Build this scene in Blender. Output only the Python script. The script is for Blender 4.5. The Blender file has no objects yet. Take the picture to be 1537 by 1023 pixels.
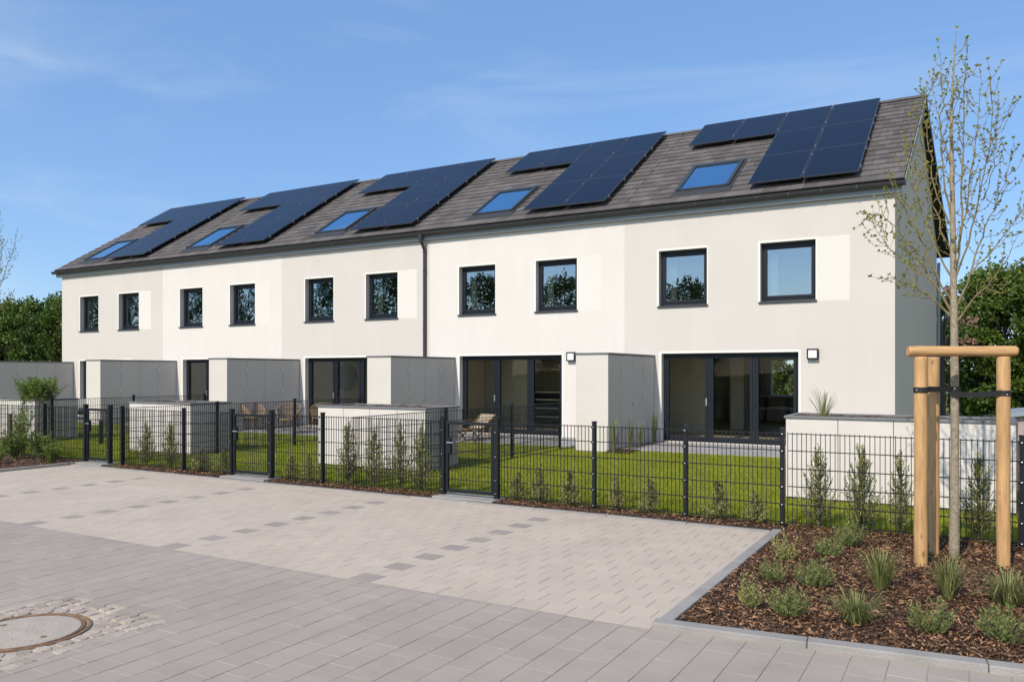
import bpy, math, random
import numpy as np
from mathutils import Vector, Matrix, noise
R = math.radians
random.seed(7); rng = np.random.default_rng(7)
S = bpy.context.scene; COL = S.collection

# ------------------------------------------------------------------ camera
CF, CY0, YAW, CH = 1201.0, 559.5, .5211, 1.75
cam = bpy.data.cameras.new('camera'); cam.sensor_width = 36; cam.lens = CF/1537*36
cam.shift_y = (CY0-511.5)/1537; cam.clip_start = .05; cam.clip_end = 3000
co = bpy.data.objects.new('camera', cam); COL.objects.link(co)
co.location = (0, 0, CH); co.rotation_euler = (R(90), 0, YAW); S.camera = co
def at(px, py, Y):                      # a photo measurement on the vertical plane Y -> world point
    u = (px-768.5)/CF; v = -(py-CY0)/CF
    dx = u*math.cos(YAW)-math.sin(YAW); dy = u*math.sin(YAW)+math.cos(YAW); t = Y/dy
    return Vector((dx*t, Y, CH+v*t))

# ------------------------------------------------------------------ materials
def new_mat(name):
    m = bpy.data.materials.new(name); m.use_nodes = True
    return m, m.node_tree.nodes, m.node_tree.links, m.node_tree.nodes['Principled BSDF']
def mat(name, col, rough=.7, metal=0, spec=.5, var=.06, scale=6, bump=0, bscale=60, tint=0, trans=0, coords='Object', detail=4):
    m, n, l, b = new_mat(name)
    b.inputs['Roughness'].default_value = rough; b.inputs['Metallic'].default_value = metal
    b.inputs['Specular IOR Level'].default_value = spec
    tc = n.new('ShaderNodeTexCoord'); nz = n.new('ShaderNodeTexNoise'); nz.inputs['Scale'].default_value = scale
    nz.inputs['Detail'].default_value = detail; l.new(tc.outputs[coords], nz.inputs['Vector'])
    mr = n.new('ShaderNodeMapRange'); mr.inputs[1].default_value = .25; mr.inputs[2].default_value = .75
    mr.inputs[3].default_value = 1-var; mr.inputs[4].default_value = 1+var; l.new(nz.outputs['Fac'], mr.inputs[0])
    fac = mr.outputs[0]
    if tint:
        a = n.new('ShaderNodeAttribute'); a.attribute_name = 'tint'
        ma = n.new('ShaderNodeMath'); ma.operation = 'MULTIPLY_ADD'; l.new(a.outputs['Fac'], ma.inputs[0])
        ma.inputs[1].default_value = tint*2; ma.inputs[2].default_value = 1-tint
        mm = n.new('ShaderNodeMath'); mm.operation = 'MULTIPLY'; l.new(ma.outputs[0], mm.inputs[0]); l.new(fac, mm.inputs[1]); fac = mm.outputs[0]
    vm = n.new('ShaderNodeVectorMath'); vm.operation = 'SCALE'; vm.inputs[0].default_value = col; l.new(fac, vm.inputs['Scale'])
    l.new(vm.outputs[0], b.inputs['Base Color'])
    if bump:
        n2 = n.new('ShaderNodeTexNoise'); n2.inputs['Scale'].default_value = bscale; n2.inputs['Detail'].default_value = 3
        l.new(tc.outputs[coords], n2.inputs['Vector'])
        bp = n.new('ShaderNodeBump'); bp.inputs['Strength'].default_value = bump; bp.inputs['Distance'].default_value = .01
        l.new(n2.outputs['Fac'], bp.inputs['Height']); l.new(bp.outputs[0], b.inputs['Normal'])
    if trans:
        tr = n.new('ShaderNodeBsdfTranslucent'); l.new(vm.outputs[0], tr.inputs['Color'])
        mx = n.new('ShaderNodeMixShader'); mx.inputs[0].default_value = trans
        l.new(b.outputs[0], mx.inputs[1]); l.new(tr.outputs[0], mx.inputs[2])
        l.new(mx.outputs[0], n['Material Output'].inputs['Surface'])
    return m
def plaster(name, col):
    m = mat(name, col, .9, spec=.2, var=.03, scale=.7, bump=.2, bscale=240); n, l = m.node_tree.nodes, m.node_tree.links; b = n['Principled BSDF']
    src = b.inputs['Base Color'].links[0].from_socket; tc = n.new('ShaderNodeTexCoord'); mp = n.new('ShaderNodeMapping'); mp.inputs['Scale'].default_value = (2.6, 2.6, .22)
    l.new(tc.outputs['Object'], mp.inputs[0]); nz = n.new('ShaderNodeTexNoise'); nz.inputs['Scale'].default_value = 1.4; nz.inputs['Detail'].default_value = 6; nz.inputs['Roughness'].default_value = .65
    l.new(mp.outputs[0], nz.inputs['Vector']); mr = n.new('ShaderNodeMapRange'); mr.inputs[1].default_value = .35; mr.inputs[2].default_value = .7; mr.inputs[3].default_value = 1.008; mr.inputs[4].default_value = .978
    l.new(nz.outputs['Fac'], mr.inputs[0]); vm = n.new('ShaderNodeVectorMath'); vm.operation = 'SCALE'; l.new(src, vm.inputs[0]); l.new(mr.outputs[0], vm.inputs['Scale']); l.new(vm.outputs[0], b.inputs['Base Color']); return m
def stains(m, lo=.82, scale=2.2, a=.55, c=.75):     # sparse darker marks worn into the stone
    n, l = m.node_tree.nodes, m.node_tree.links; b = n['Principled BSDF']; src = b.inputs['Base Color'].links[0].from_socket
    tc = n.new('ShaderNodeTexCoord'); nz = n.new('ShaderNodeTexNoise'); nz.inputs['Scale'].default_value = scale; nz.inputs['Detail'].default_value = 9; nz.inputs['Roughness'].default_value = .7; nz.inputs['Distortion'].default_value = .6
    l.new(tc.outputs['Object'], nz.inputs['Vector']); mr = n.new('ShaderNodeMapRange'); mr.inputs[1].default_value = a; mr.inputs[2].default_value = c; mr.inputs[3].default_value = 1; mr.inputs[4].default_value = lo
    l.new(nz.outputs['Fac'], mr.inputs[0]); vm = n.new('ShaderNodeVectorMath'); vm.operation = 'SCALE'; l.new(src, vm.inputs[0]); l.new(mr.outputs[0], vm.inputs['Scale']); l.new(vm.outputs[0], b.inputs['Base Color']); return m
def glass_mat(name, base_refl, tintc, edge=.9, refl_tint=(1, 1, 1)):
    m, n, l, b = new_mat(name); n.remove(b)
    fr = n.new('ShaderNodeFresnel'); fr.inputs['IOR'].default_value = 1.5
    mr = n.new('ShaderNodeMapRange'); mr.inputs[1].default_value = .04; mr.inputs[2].default_value = 1
    mr.inputs[3].default_value = base_refl; mr.inputs[4].default_value = edge; l.new(fr.outputs[0], mr.inputs[0])
    t = n.new('ShaderNodeBsdfTransparent'); t.inputs[0].default_value = (*tintc, 1)
    g = n.new('ShaderNodeBsdfGlossy'); g.inputs['Roughness'].default_value = .002; g.inputs['Color'].default_value = (*refl_tint, 1)
    tc = n.new('ShaderNodeTexCoord'); nz = n.new('ShaderNodeTexNoise'); nz.inputs['Scale'].default_value = 1.3; nz.inputs['Detail'].default_value = 0
    l.new(tc.outputs['Object'], nz.inputs['Vector'])
    bp = n.new('ShaderNodeBump'); bp.inputs['Strength'].default_value = .3; bp.inputs['Distance'].default_value = .01
    l.new(nz.outputs['Fac'], bp.inputs['Height']); l.new(bp.outputs[0], g.inputs['Normal'])
    mx = n.new('ShaderNodeMixShader'); l.new(mr.outputs[0], mx.inputs[0]); l.new(t.outputs[0], mx.inputs[1]); l.new(g.outputs[0], mx.inputs[2])
    l.new(mx.outputs[0], n['Material Output'].inputs['Surface']); return m
def leaf_mat(name, col, tint=.35, trans=.3, rough=.5):
    return mat(name, col, rough, spec=.3, var=.25, scale=1.2, tint=tint, trans=trans)
def wood_mat(name, col, zscale=.12):
    m, n, l, b = new_mat(name); b.inputs['Roughness'].default_value = .6
    tc = n.new('ShaderNodeTexCoord'); mp = n.new('ShaderNodeMapping'); mp.inputs['Scale'].default_value = (1, 1, zscale)
    l.new(tc.outputs['Object'], mp.inputs[0])
    nz = n.new('ShaderNodeTexNoise'); nz.inputs['Scale'].default_value = 34; nz.inputs['Detail'].default_value = 6; l.new(mp.outputs[0], nz.inputs['Vector'])
    n3 = n.new('ShaderNodeTexVoronoi'); n3.inputs['Scale'].default_value = 7.5; mp2 = n.new('ShaderNodeMapping'); mp2.inputs['Scale'].default_value = (1, 1, .55); l.new(tc.outputs['Object'], mp2.inputs[0]); l.new(mp2.outputs[0], n3.inputs['Vector'])
    kn = n.new('ShaderNodeMapRange'); kn.inputs[1].default_value = .07; kn.inputs[2].default_value = .17; kn.inputs[3].default_value = .5; kn.inputs[4].default_value = 1
    l.new(n3.outputs['Distance'], kn.inputs[0])
    cr = n.new('ShaderNodeValToRGB'); cr.color_ramp.elements[0].position = .3; cr.color_ramp.elements[1].position = .7
    cr.color_ramp.elements[0].color = (*[c*.72 for c in col], 1); cr.color_ramp.elements[1].color = (*[min(1, c*1.12) for c in col], 1)
    l.new(nz.outputs['Fac'], cr.inputs[0])
    vm = n.new('ShaderNodeVectorMath'); vm.operation = 'SCALE'; l.new(cr.outputs[0], vm.inputs[0]); l.new(kn.outputs[0], vm.inputs['Scale'])
    l.new(vm.outputs[0], b.inputs['Base Color'])
    bp = n.new('ShaderNodeBump'); bp.inputs['Strength'].default_value = .25; bp.inputs['Distance'].default_value = .004
    l.new(nz.outputs['Fac'], bp.inputs['Height']); l.new(bp.outputs[0], b.inputs['Normal']); return m

M = {}
M['plaster_warm'] = plaster('plaster_warm', (.60, .56, .518))
M['plaster_light'] = plaster('plaster_light', (.68, .64, .598))
M['patch'] = mat('render_patch', (.695, .662, .615), .9, spec=.2, var=.02, scale=1, bump=.1, bscale=260)
M['plaster_white'] = mat('plaster_white', (.78, .745, .69), .9, spec=.2, var=.02, scale=1, bump=.1, bscale=260)
M['anthracite'] = mat('anthracite', (.009, .0125, .019), .45, spec=.3, var=.08)
M['sill'] = mat('sill_metal', (.035, .04, .047), .4, var=.08)
M['fence'] = mat('fence_paint', (.007, .0095, .0125), .5, spec=.32, var=.1)
M['hinge'] = mat('hinge_metal', (.55, .55, .54), .4)
M['steel'] = mat('steel', (.55, .55, .54), .35, metal=.8)
M['tile'] = mat('roof_tile', (.116, .104, .098), .8, spec=.3, var=.16, scale=2.5, bump=.5, bscale=45, tint=.22)
M['ridge'] = mat('ridge_tile', (.10, .092, .088), .8, spec=.3, var=.12, tint=.15)
M['underlay'] = mat('underlay', (.02, .02, .02), .9)
M['soffit'] = mat('soffit_dark', (.022, .022, .02), .8)
M['fascia'] = mat('fascia', (.27, .29, .315), .6, var=.05)
M['verge'] = mat('verge_board', (.24, .27, .31), .6, var=.06)
M['gutter'] = mat('gutter_zinc', (.04, .041, .042), .5, spec=.4, var=.12)
M['pv'] = mat('pv_cells', (.006, .009, .023), .24, spec=.13, var=.08, scale=.8)
M['pvframe'] = mat('pv_frame', (.05, .055, .07), .4)
M['interior'] = mat('interior_paint', (.74, .71, .64), .85, var=.03)
M['intfloor'] = mat('interior_floor', (.58, .48, .38), .5, var=.15, scale=3)
M['cabinet'] = mat('kitchen_front', (.035, .036, .04), .4)
M['drape'] = mat('grey_blind', (.56, .55, .48), .9, var=.08)
M['curtain'] = mat('curtain', (.55, .54, .50), .9, var=.05)
M['glass_up'] = glass_mat('glass_upper', .20, (.66, .70, .70), .85, (.84, .92, 1.0))
M['glass_low'] = glass_mat('glass_lower', .010, (.86, .87, .84), .6)
M['glass_sky'] = glass_mat('glass_skylight', .78, (.05, .10, .16), .97, (.50, .78, 1.0))
M['cement'] = mat('cement_panel', (.64, .60, .555), .85, spec=.25, var=.045, scale=2.2, bump=.1, bscale=150)
M['core'] = mat('core_dark', (.10, .10, .10), .9)
M['boxside'] = mat('shed_panel', (.62, .58, .53), .75, spec=.3, var=.03, scale=1.5)
M['boxdoor'] = mat('shed_door', (.46, .45, .435), .6, spec=.35, var=.03, scale=1.5)
M['coping'] = mat('coping_metal', (.16, .165, .17), .5, var=.1)
M['cobble_bed'] = mat('cobble_bed', (.20, .165, .13), .95, var=.3, scale=20)
M['soil'] = mat('soil', (.075, .055, .04), .95, var=.4, scale=14, bump=1, bscale=30)
M['mulch'] = mat('mulch_ground', (.06, .032, .019), .95, var=.5, scale=22, bump=1, bscale=40)
M['chip'] = mat('mulch_chips', (.25, .138, .076), .9, spec=.2, var=.3, scale=5, tint=.85)
M['lawnbase'] = mat('lawn_soil', (.14, .165, .016), .95, var=.3, scale=2.2)
M['grass'] = mat('grass_blades', (.29, .325, .026), .6, spec=.25, var=.14, scale=.9, tint=.25, trans=.35)
M['meadow'] = mat('meadow', (.10, .125, .022), .95, var=.35, scale=.12)
M['paver_light'] = mat('paver_light', (.515, .438, .36), .9, spec=.2, var=.06, scale=1.1, bump=.35, bscale=220, tint=.028, detail=8)
M['paver_dark'] = mat('paver_dark', (.335, .295, .26), .9, spec=.2, var=.08, scale=3, bump=.35, bscale=220, tint=.05)
M['paver_road'] = mat('paver_road', (.375, .325, .28), .88, spec=.25, var=.09, scale=1.3, bump=.4, bscale=200, tint=.028, detail=8)
for q_ in ('paver_light', 'paver_road'): stains(M[q_], .86, 1.7, .5, .78)
M['joint'] = mat('joint_sand', (.42, .355, .285), .95, var=.25, scale=3)
M['terrace'] = mat('terrace_paver', (.30, .295, .29), .85, var=.1, scale=3, tint=.1)
M['kerb'] = mat('kerb_concrete', (.31, .295, .275), .85, spec=.25, var=.14, scale=4, bump=.6, bscale=70, tint=.08)
M['asphalt'] = mat('asphalt', (.09, .088, .085), .9, var=.15, scale=2)
M['cobble'] = mat('cobble', (.40, .34, .275), .8, var=.12, scale=9, bump=.6, bscale=60, tint=.22)
M['rust'] = mat('rusty_iron', (.20, .125, .07), .75, var=.45, scale=14, bump=.5, bscale=60)
M['lid'] = mat('concrete_lid', (.43, .375, .31), .85, var=.14, scale=7, bump=.8, bscale=90)
M['stake'] = wood_mat('stake_wood', (.55, .325, .14))
M['stake_end'] = mat('stake_end_grain', (.58, .33, .12), .7, var=.2, scale=30)
M['strap'] = mat('black_strap', (.012, .012, .012), .6)
M['bark'] = mat('young_bark', (.28, .235, .165), .85, var=.35, scale=25, bump=.6, bscale=50)
M['bark_twig'] = mat('twig_bark', (.20, .16, .075), .8, var=.25, scale=20)
M['bark_dark'] = mat('old_bark', (.075, .06, .05), .9, var=.4, scale=14, bump=.8, bscale=30)
M['bud'] = leaf_mat('buds', (.27, .29, .055), .35, .35)
M['leaf_hedge'] = leaf_mat('hedge_leaves', (.095, .15, .026), .55, .25)
M['leaf_dark'] = leaf_mat('dark_leaves', (.052, .092, .02), .5, .2)
M['leaf_spring'] = leaf_mat('spring_leaves', (.15, .23, .035), .4, .35)
M['blossom'] = leaf_mat('blossom', (.30, .17, .15), .4, .3)
M['needle'] = leaf_mat('conifer_needles', (.34, .36, .13), .45, .25)
M['needle2'] = leaf_mat('shrub_needles', (.20, .25, .075), .45, .25)
M['needle3'] = leaf_mat('olive_leaves', (.36, .36, .12), .45, .25)
M['blade'] = leaf_mat('grassy_leaves', (.26, .28, .10), .4, .35)
M['stem'] = mat('stem_bark', (.17, .15, .075), .9)
M['litter'] = mat('litter', (.20, .13, .07), .9, tint=.6)
M['rattan'] = mat('rattan', (.30, .205, .12), .6, var=.3, scale=30, bump=.5, bscale=90)
M['canvas'] = mat('canvas', (.45, .37, .275), .9, var=.05, bump=.2, bscale=150)
M['teak'] = wood_mat('chair_wood', (.30, .17, .085))
M['black'] = mat('black_metal', (.012, .012, .013), .45)
M['cushion'] = mat('grey_cushion', (.24, .24, .235), .9)
M['shed_wall'] = mat('rough_rose_render', (.40, .32, .29), .9, var=.2, scale=9, bump=.5)
def emis(name, col, s):
    m, n, l, b = new_mat(name); b.inputs['Base Color'].default_value = (*col, 1); b.inputs['Roughness'].default_value = .4
    return m
M['opal'] = emis('opal_glass', (.80, .80, .79), 0)

# ------------------------------------------------------------------ mesh builder
class MB:
    def __init__(s, org=(0, 0, 0)): s.v = []; s.f = []; s.m = []; s.t = []; s.o = Vector(org)
    def face(s, pts, mi=0, t=.5):
        i = len(s.v); s.v += [tuple(Vector(p)-s.o) for p in pts]; s.f.append(tuple(range(i, i+len(pts)))); s.m.append(mi); s.t.append(t)
    def hexa(s, p, mi=0, t=.5, skip=()):     # p: 8 corners, bottom 4 then top 4 (counter-clockwise)
        i = len(s.v); s.v += [tuple(Vector(q)-s.o) for q in p]
        for k, q in enumerate(((3, 2, 1, 0), (4, 5, 6, 7), (0, 1, 5, 4), (1, 2, 6, 5), (2, 3, 7, 6), (3, 0, 4, 7))):
            if k in skip: continue
            s.f.append(tuple(i+a for a in q)); s.m.append(mi); s.t.append(t)
    def box(s, x0, x1, y0, y1, z0, z1, mi=0, t=.5, skip=()):
        s.hexa([(x0, y0, z0), (x1, y0, z0), (x1, y1, z0), (x0, y1, z0), (x0, y0, z1), (x1, y0, z1), (x1, y1, z1), (x0, y1, z1)], mi, t, skip)
    def bar(s, a, b, w, h, up=(0, 0, 1), mi=0, t=.5):   # rectangular bar from a to b
        a = Vector(a); b = Vector(b); d = (b-a).normalized(); up = Vector(up)
        if abs(d.dot(up)) > .98: up = Vector((0, 1, 0))
        x = d.cross(up).normalized()*w/2; y = x.cross(d).normalized()*h/2
        s.hexa([a-x-y, a+x-y, b+x-y, b-x-y, a-x+y, a+x+y, b+x+y, b-x+y], mi, t)
    def tube(s, pts, rad, n=8, caps=True, mi=0, t=.5):
        pts = [Vector(p) for p in pts]; N = len(pts)
        if not hasattr(rad, '__len__'): rad = [rad]*N
        base = len(s.v); ref = Vector((.31, .93, .2))
        for i, p in enumerate(pts):
            d = (pts[min(i+1, N-1)]-pts[max(i-1, 0)]).normalized()
            u = d.cross(ref)
            if u.length < .1: u = d.cross(Vector((1, 0, 0)))
            u.normalize(); w = d.cross(u)
            for k in range(n):
                a = 2*math.pi*k/n; s.v.append(tuple(p+(u*math.cos(a)+w*math.sin(a))*rad[i]-s.o))
        for i in range(N-1):
            for k in range(n):
                k2 = (k+1) % n; s.f.append((base+i*n+k, base+i*n+k2, base+(i+1)*n+k2, base+(i+1)*n+k)); s.m.append(mi); s.t.append(t)
        if caps:
            s.f.append(tuple(base+k for k in reversed(range(n)))); s.m.append(mi); s.t.append(t)
            s.f.append(tuple(base+(N-1)*n+k for k in range(n))); s.m.append(mi); s.t.append(t)
    def lathe(s, prof, cx, cy, n=48, mi=0):
        base = len(s.v)
        for r, z in prof:
            for k in range(n):
                a = 2*math.pi*k/n; s.v.append(tuple(Vector((cx+r*math.cos(a), cy+r*math.sin(a), z))-s.o))
        for i in range(len(prof)-1):
            for k in range(n):
                k2 = (k+1) % n; s.f.append((base+i*n+k, base+i*n+k2, base+(i+1)*n+k2, base+(i+1)*n+k)); s.m.append(mi); s.t.append(.5)
    def build(s, name, mats, parent=None, bevel=0, smooth=False):
        me = bpy.data.meshes.new(name); me.from_pydata(s.v, [], s.f)
        for m in (mats if isinstance(mats, (list, tuple)) else [mats]): me.materials.append(m)
        me.polygons.foreach_set('material_index', s.m)
        a = me.attributes.new('tint', 'FLOAT', 'FACE'); a.data.foreach_set('value', s.t)
        if smooth: me.polygons.foreach_set('use_smooth', [True]*len(s.f))
        return link(name, me, parent, bevel)
def link(name, me, parent=None, bevel=0):
    o = bpy.data.objects.new(name, me); COL.objects.link(o)
    if parent: o.parent = parent
    if bevel:
        b = o.modifiers.new('bevel', 'BEVEL'); b.width = bevel; b.segments = 2; b.limit_method = 'ANGLE'; b.angle_limit = R(40)
    return o
def np_mesh(name, V, F, mats, tint=None, parent=None):   # V (n,3), F (m,k) index array
    me = bpy.data.meshes.new(name); n, (m, k) = len(V), F.shape
    me.vertices.add(n); me.vertices.foreach_set('co', np.ascontiguousarray(V, np.float32).ravel())
    me.loops.add(m*k); me.loops.foreach_set('vertex_index', np.ascontiguousarray(F, np.int32).ravel())
    me.polygons.add(m); me.polygons.foreach_set('loop_start', np.arange(0, m*k, k, dtype=np.int32))
    if isinstance(mats, tuple):
        for q in mats[0]: me.materials.append(q)
        me.polygons.foreach_set('material_index', np.ascontiguousarray(mats[1], np.int32))
    else: me.materials.append(mats)
    me.update(calc_edges=True)
    if tint is not None:
        a = me.attributes.new('tint', 'FLOAT', 'FACE'); a.data.foreach_set('value', np.ascontiguousarray(tint, np.float32))
    return link(name, me, parent)
def empty(name, loc, label=None, cat=None, group=None, rz=0):
    o = bpy.data.objects.new(name, None); COL.objects.link(o); o.location = loc; o.rotation_euler = (0, 0, rz)
    o.empty_display_size = .2
    if label: tag(o, label, cat, group)
    return o
def tag(o, label=None, cat=None, group=None, kind=None):
    if label: o['label'] = label
    if cat: o['category'] = cat
    if group: o['group'] = group
    if kind: o['kind'] = kind
    return o
def copy_tree(o, parent=None):
    c = o.copy(); COL.objects.link(c)
    if parent: c.parent = parent
    for ch in list(o.children): copy_tree(ch, c)
    return c

# ------------------------------------------------------------------ world, sun
EL, AZ = 40.5, 5.5
w = bpy.data.worlds.new('World'); S.world = w; w.use_nodes = True
n, l = w.node_tree.nodes, w.node_tree.links
sky = n.new('ShaderNodeTexSky'); sky.sky_type = 'NISHITA'; sky.sun_disc = False
sky.sun_elevation = R(EL); sky.sun_rotation = R(180+AZ); sky.altitude = 200
sky.air_density = 1.0; sky.dust_density = .25; sky.ozone_density = 3.6
tc = n.new('ShaderNodeTexCoord'); mp = n.new('ShaderNodeMapping')
mp.inputs['Location'].default_value = (.35, 1.1, .2); mp.inputs['Rotation'].default_value = (R(8), R(-20), R(28)); mp.inputs['Scale'].default_value = (.8, 3.0, 8.5)
l.new(tc.outputs['Generated'], mp.inputs[0])
nz = n.new('ShaderNodeTexNoise'); nz.inputs['Scale'].default_value = 1.5; nz.inputs['Detail'].default_value = 7; nz.inputs['Roughness'].default_value = .55
nz.inputs['Distortion'].default_value = .5; l.new(mp.outputs[0], nz.inputs['Vector'])
cr = n.new('ShaderNodeMapRange'); cr.interpolation_type = 'SMOOTHSTEP'
cr.inputs[1].default_value = .46; cr.inputs[2].default_value = .85; cr.inputs[3].default_value = 0; cr.inputs[4].default_value = .36
l.new(nz.outputs['Fac'], cr.inputs[0])
# thin high veil of haze over the northern half of the sky
sp = n.new('ShaderNodeSeparateXYZ'); l.new(tc.outputs['Generated'], sp.inputs[0])
vr = n.new('ShaderNodeMapRange'); vr.interpolation_type = 'SMOOTHSTEP'; vr.inputs[1].default_value = -.7; vr.inputs[2].default_value = .7; vr.inputs[3].default_value = 0; vr.inputs[4].default_value = .62
l.new(sp.outputs[1], vr.inputs[0])
veil = n.new('ShaderNodeMix'); veil.data_type = 'RGBA'; l.new(vr.outputs[0], veil.inputs[0]); l.new(sky.outputs[0], veil.inputs[6]); veil.inputs[7].default_value = (.84, 1.74, 3.4, 1)
# unseen white brightening added to the eastern sky to lift the shaded gable
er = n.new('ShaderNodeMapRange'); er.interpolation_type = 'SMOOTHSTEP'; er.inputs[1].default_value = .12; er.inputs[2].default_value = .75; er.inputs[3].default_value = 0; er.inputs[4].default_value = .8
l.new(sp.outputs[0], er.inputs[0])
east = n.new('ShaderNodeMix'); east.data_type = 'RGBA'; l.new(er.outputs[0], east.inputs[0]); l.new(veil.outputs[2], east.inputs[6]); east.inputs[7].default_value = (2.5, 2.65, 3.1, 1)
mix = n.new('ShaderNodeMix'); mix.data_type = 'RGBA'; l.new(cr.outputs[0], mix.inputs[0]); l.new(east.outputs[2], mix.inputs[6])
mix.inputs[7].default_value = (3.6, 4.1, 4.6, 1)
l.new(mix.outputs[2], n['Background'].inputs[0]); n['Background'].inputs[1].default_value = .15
sd = bpy.data.lights.new('sun', 'SUN'); sd.energy = 3.0; sd.angle = R(.53); sd.color = (1, .90, .76)
so = bpy.data.objects.new('sun', sd); COL.objects.link(so)
sdir = Vector((-math.sin(R(AZ))*math.cos(R(EL)), -math.cos(R(AZ))*math.cos(R(EL)), math.sin(R(EL))))
so.rotation_euler = sdir.to_track_quat('Z', 'Y').to_euler(); so.location = (0, -10, 30)
S.view_settings.view_transform = 'Standard'; S.view_settings.look = 'None'; S.view_settings.gamma = 1; S.view_settings.exposure = .48

# ------------------------------------------------------------------ ground, paving
b = MB(); b.face([(-900, -900, -.09), (900, -900, -.09), (900, 1500, -.09), (-900, 1500, -.09)])
tag(b.build('ground', M['meadow']), kind='structure')

def pavers(name, x0, x1, y0, y1, lx, ly, along_x, mlist, matfn=None, gap=.0025, ch=.005, skip=None, top=0, gy=None, y1fn=None, fill=None):
    """individual chamfered paving stones in half bond"""
    b = MB(); r = random.Random(3)
    rows = int(round((y1-y0)/ly)) if along_x else int(round((x1-x0)/lx))
    for i in range(rows):
        if along_x: k0, k1, step = x0, x1, lx
        else: k0, k1, step = y0, (y1fn(x0+(i+.5)*lx) if y1fn else y1), ly
        p = k0-(step/2 if i % 2 else 0)
        while p < k1-.001:
            a, c = max(p, k0), min(p+step, k1); p += step
            if c-a < .02: continue
            if along_x: X0, X1, Y0, Y1 = a, c, y0+i*ly, y0+(i+1)*ly
            else: X0, X1, Y0, Y1 = x0+i*lx, x0+(i+1)*lx, a, c
            if skip and skip((X0+X1)/2, (Y0+Y1)/2): continue
            mi = matfn((X0+X1)/2, (Y0+Y1)/2, i) if matfn else 0
            z = top+r.uniform(-.0008, .0008); t = r.random(); g = gap; h_ = gap if gy is None else gy; cy = ch if gy is None else gy*2
            dz = [r.uniform(-.0008, .0008) for _ in range(4)]
            o = [(X0+g, Y0+h_), (X1-g, Y0+h_), (X1-g, Y1-h_), (X0+g, Y1-h_)]
            q = [(X0+g+ch, Y0+h_+cy), (X1-g-ch, Y0+h_+cy), (X1-g-ch, Y1-h_-cy), (X0+g+ch, Y1-h_-cy)]
            s = len(b.v)
            b.v += [(x, y, z-.006) for x, y in o]+[(x, y, z+d) for (x, y), d in zip(q, dz)]
            b.f.append((s+4, s+5, s+6, s+7)); b.m.append(mi); b.t.append(t)
            if fill is not None:                      # sand swept into the cross joint
                b.face([(X0+g, Y0-h_-cy, top-.0016), (X1-g, Y0-h_-cy, top-.0016), (X1-g, Y0+h_+cy, top-.0010), (X0+g, Y0+h_+cy, top-.0010)], fill)
            for e in range(4):
                b.f.append((s+e, s+(e+1) % 4, s+4+(e+1) % 4, s+4+e)); b.m.append(mi); b.t.append(t)
    return b.build(name, mlist)
b = MB(); b.box(-40, 12, -6, 5.22, -.08, -.0055); b.hexa([(-1.9, 5.22, -.08), (4.2, 5.22, -.08), (4.2, 5.9, -.08), (-1.9, 5.28, -.08), (-1.9, 5.22, -.0055), (4.2, 5.22, -.0055), (4.2, 5.9, -.0055), (-1.9, 5.28, -.0055)]); tag(b.build('road_bed', M['joint']), kind='structure')
MHX, MHY = -5.57, 3.05
tag(pavers('road', -31.3, 6.5, -2.13, 5.22, .21, .21, False, [M['paver_road'], M['joint']], gap=.0013, ch=.0020, gy=.0009, fill=1, y1fn=lambda x: 5.22 if x < -1.9 else 5.235+(x+1.9)*.1025+.06, skip=lambda x, y: abs(x-MHX) < .60 and abs(y-MHY) < .60), kind='structure')
b = MB(); b.box(-14.86, -1.90, 5.222, 9.02, -.08, -.0055); tag(b.build('parking_bed', M['joint']), kind='structure')
PM = .227
rowx = [-12.04, -9.50, -6.995, -4.49]
def pmat(x, y, i):
    # every second course holds one dark marker stone per bay line
    return 1 if (i % 2 == 0 and any(abs(x-q) < PM*.5 for q in rowx) and y < 8.6) else 0
# course 0 starts so that marker stones sit on the bay lines
tag(pavers('parking_area', -4.49-PM/2-46*PM, -1.905, 5.226, 5.226+17*PM-.066+.0, PM, (9.02-5.226)/17, True, [M['paver_light'], M['paver_dark']], pmat, gap=.0011, ch=.002, gy=.0004), kind='structure')
# kerbs
def kerb(name, a, c, wd, z0, z1, step=1.0, mats=None):
    b = MB(); a = Vector((*a, 0)); c = Vector((*c, 0)); L = (c-a).length; d = (c-a)/L; nn = Vector((-d.y, d.x, 0))
    k = 0
    while k < L-.01:
        e = min(k+step, L); p = a+d*(k+.002); q = a+d*(e-.002); j = random.uniform(-.002, .002); t = random.random()
        b.hexa([p+Vector((0, 0, z0)), q+Vector((0, 0, z0)), q+nn*wd+Vector((0, 0, z0)), p+nn*wd+Vector((0, 0, z0)),
                p+Vector((0, 0, z1+j)), q+Vector((0, 0, z1+j)), q+nn*wd+Vector((0, 0, z1+j)), p+nn*wd+Vector((0, 0, z1+j))], 0, t)
        k = e
    return tag(b.build(name, mats or M['kerb'], bevel=.008), kind='structure')
kerb('kerb', (-14.86, 9.024), (-1.92, 9.024), .085, -.08, .018)
kerb('kerb', (-1.80, 5.37), (-1.80, 9.10), .10, -.08, .034)          # between parking and bed (runs +y, width to the left)
kerb('kerb', (-1.90, 5.235), (4.2, 5.86), .115, -.08, .047)
kerb('kerb', (-14.866, 5.0), (-14.866, 9.1), .085, -.08, .05)

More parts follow.
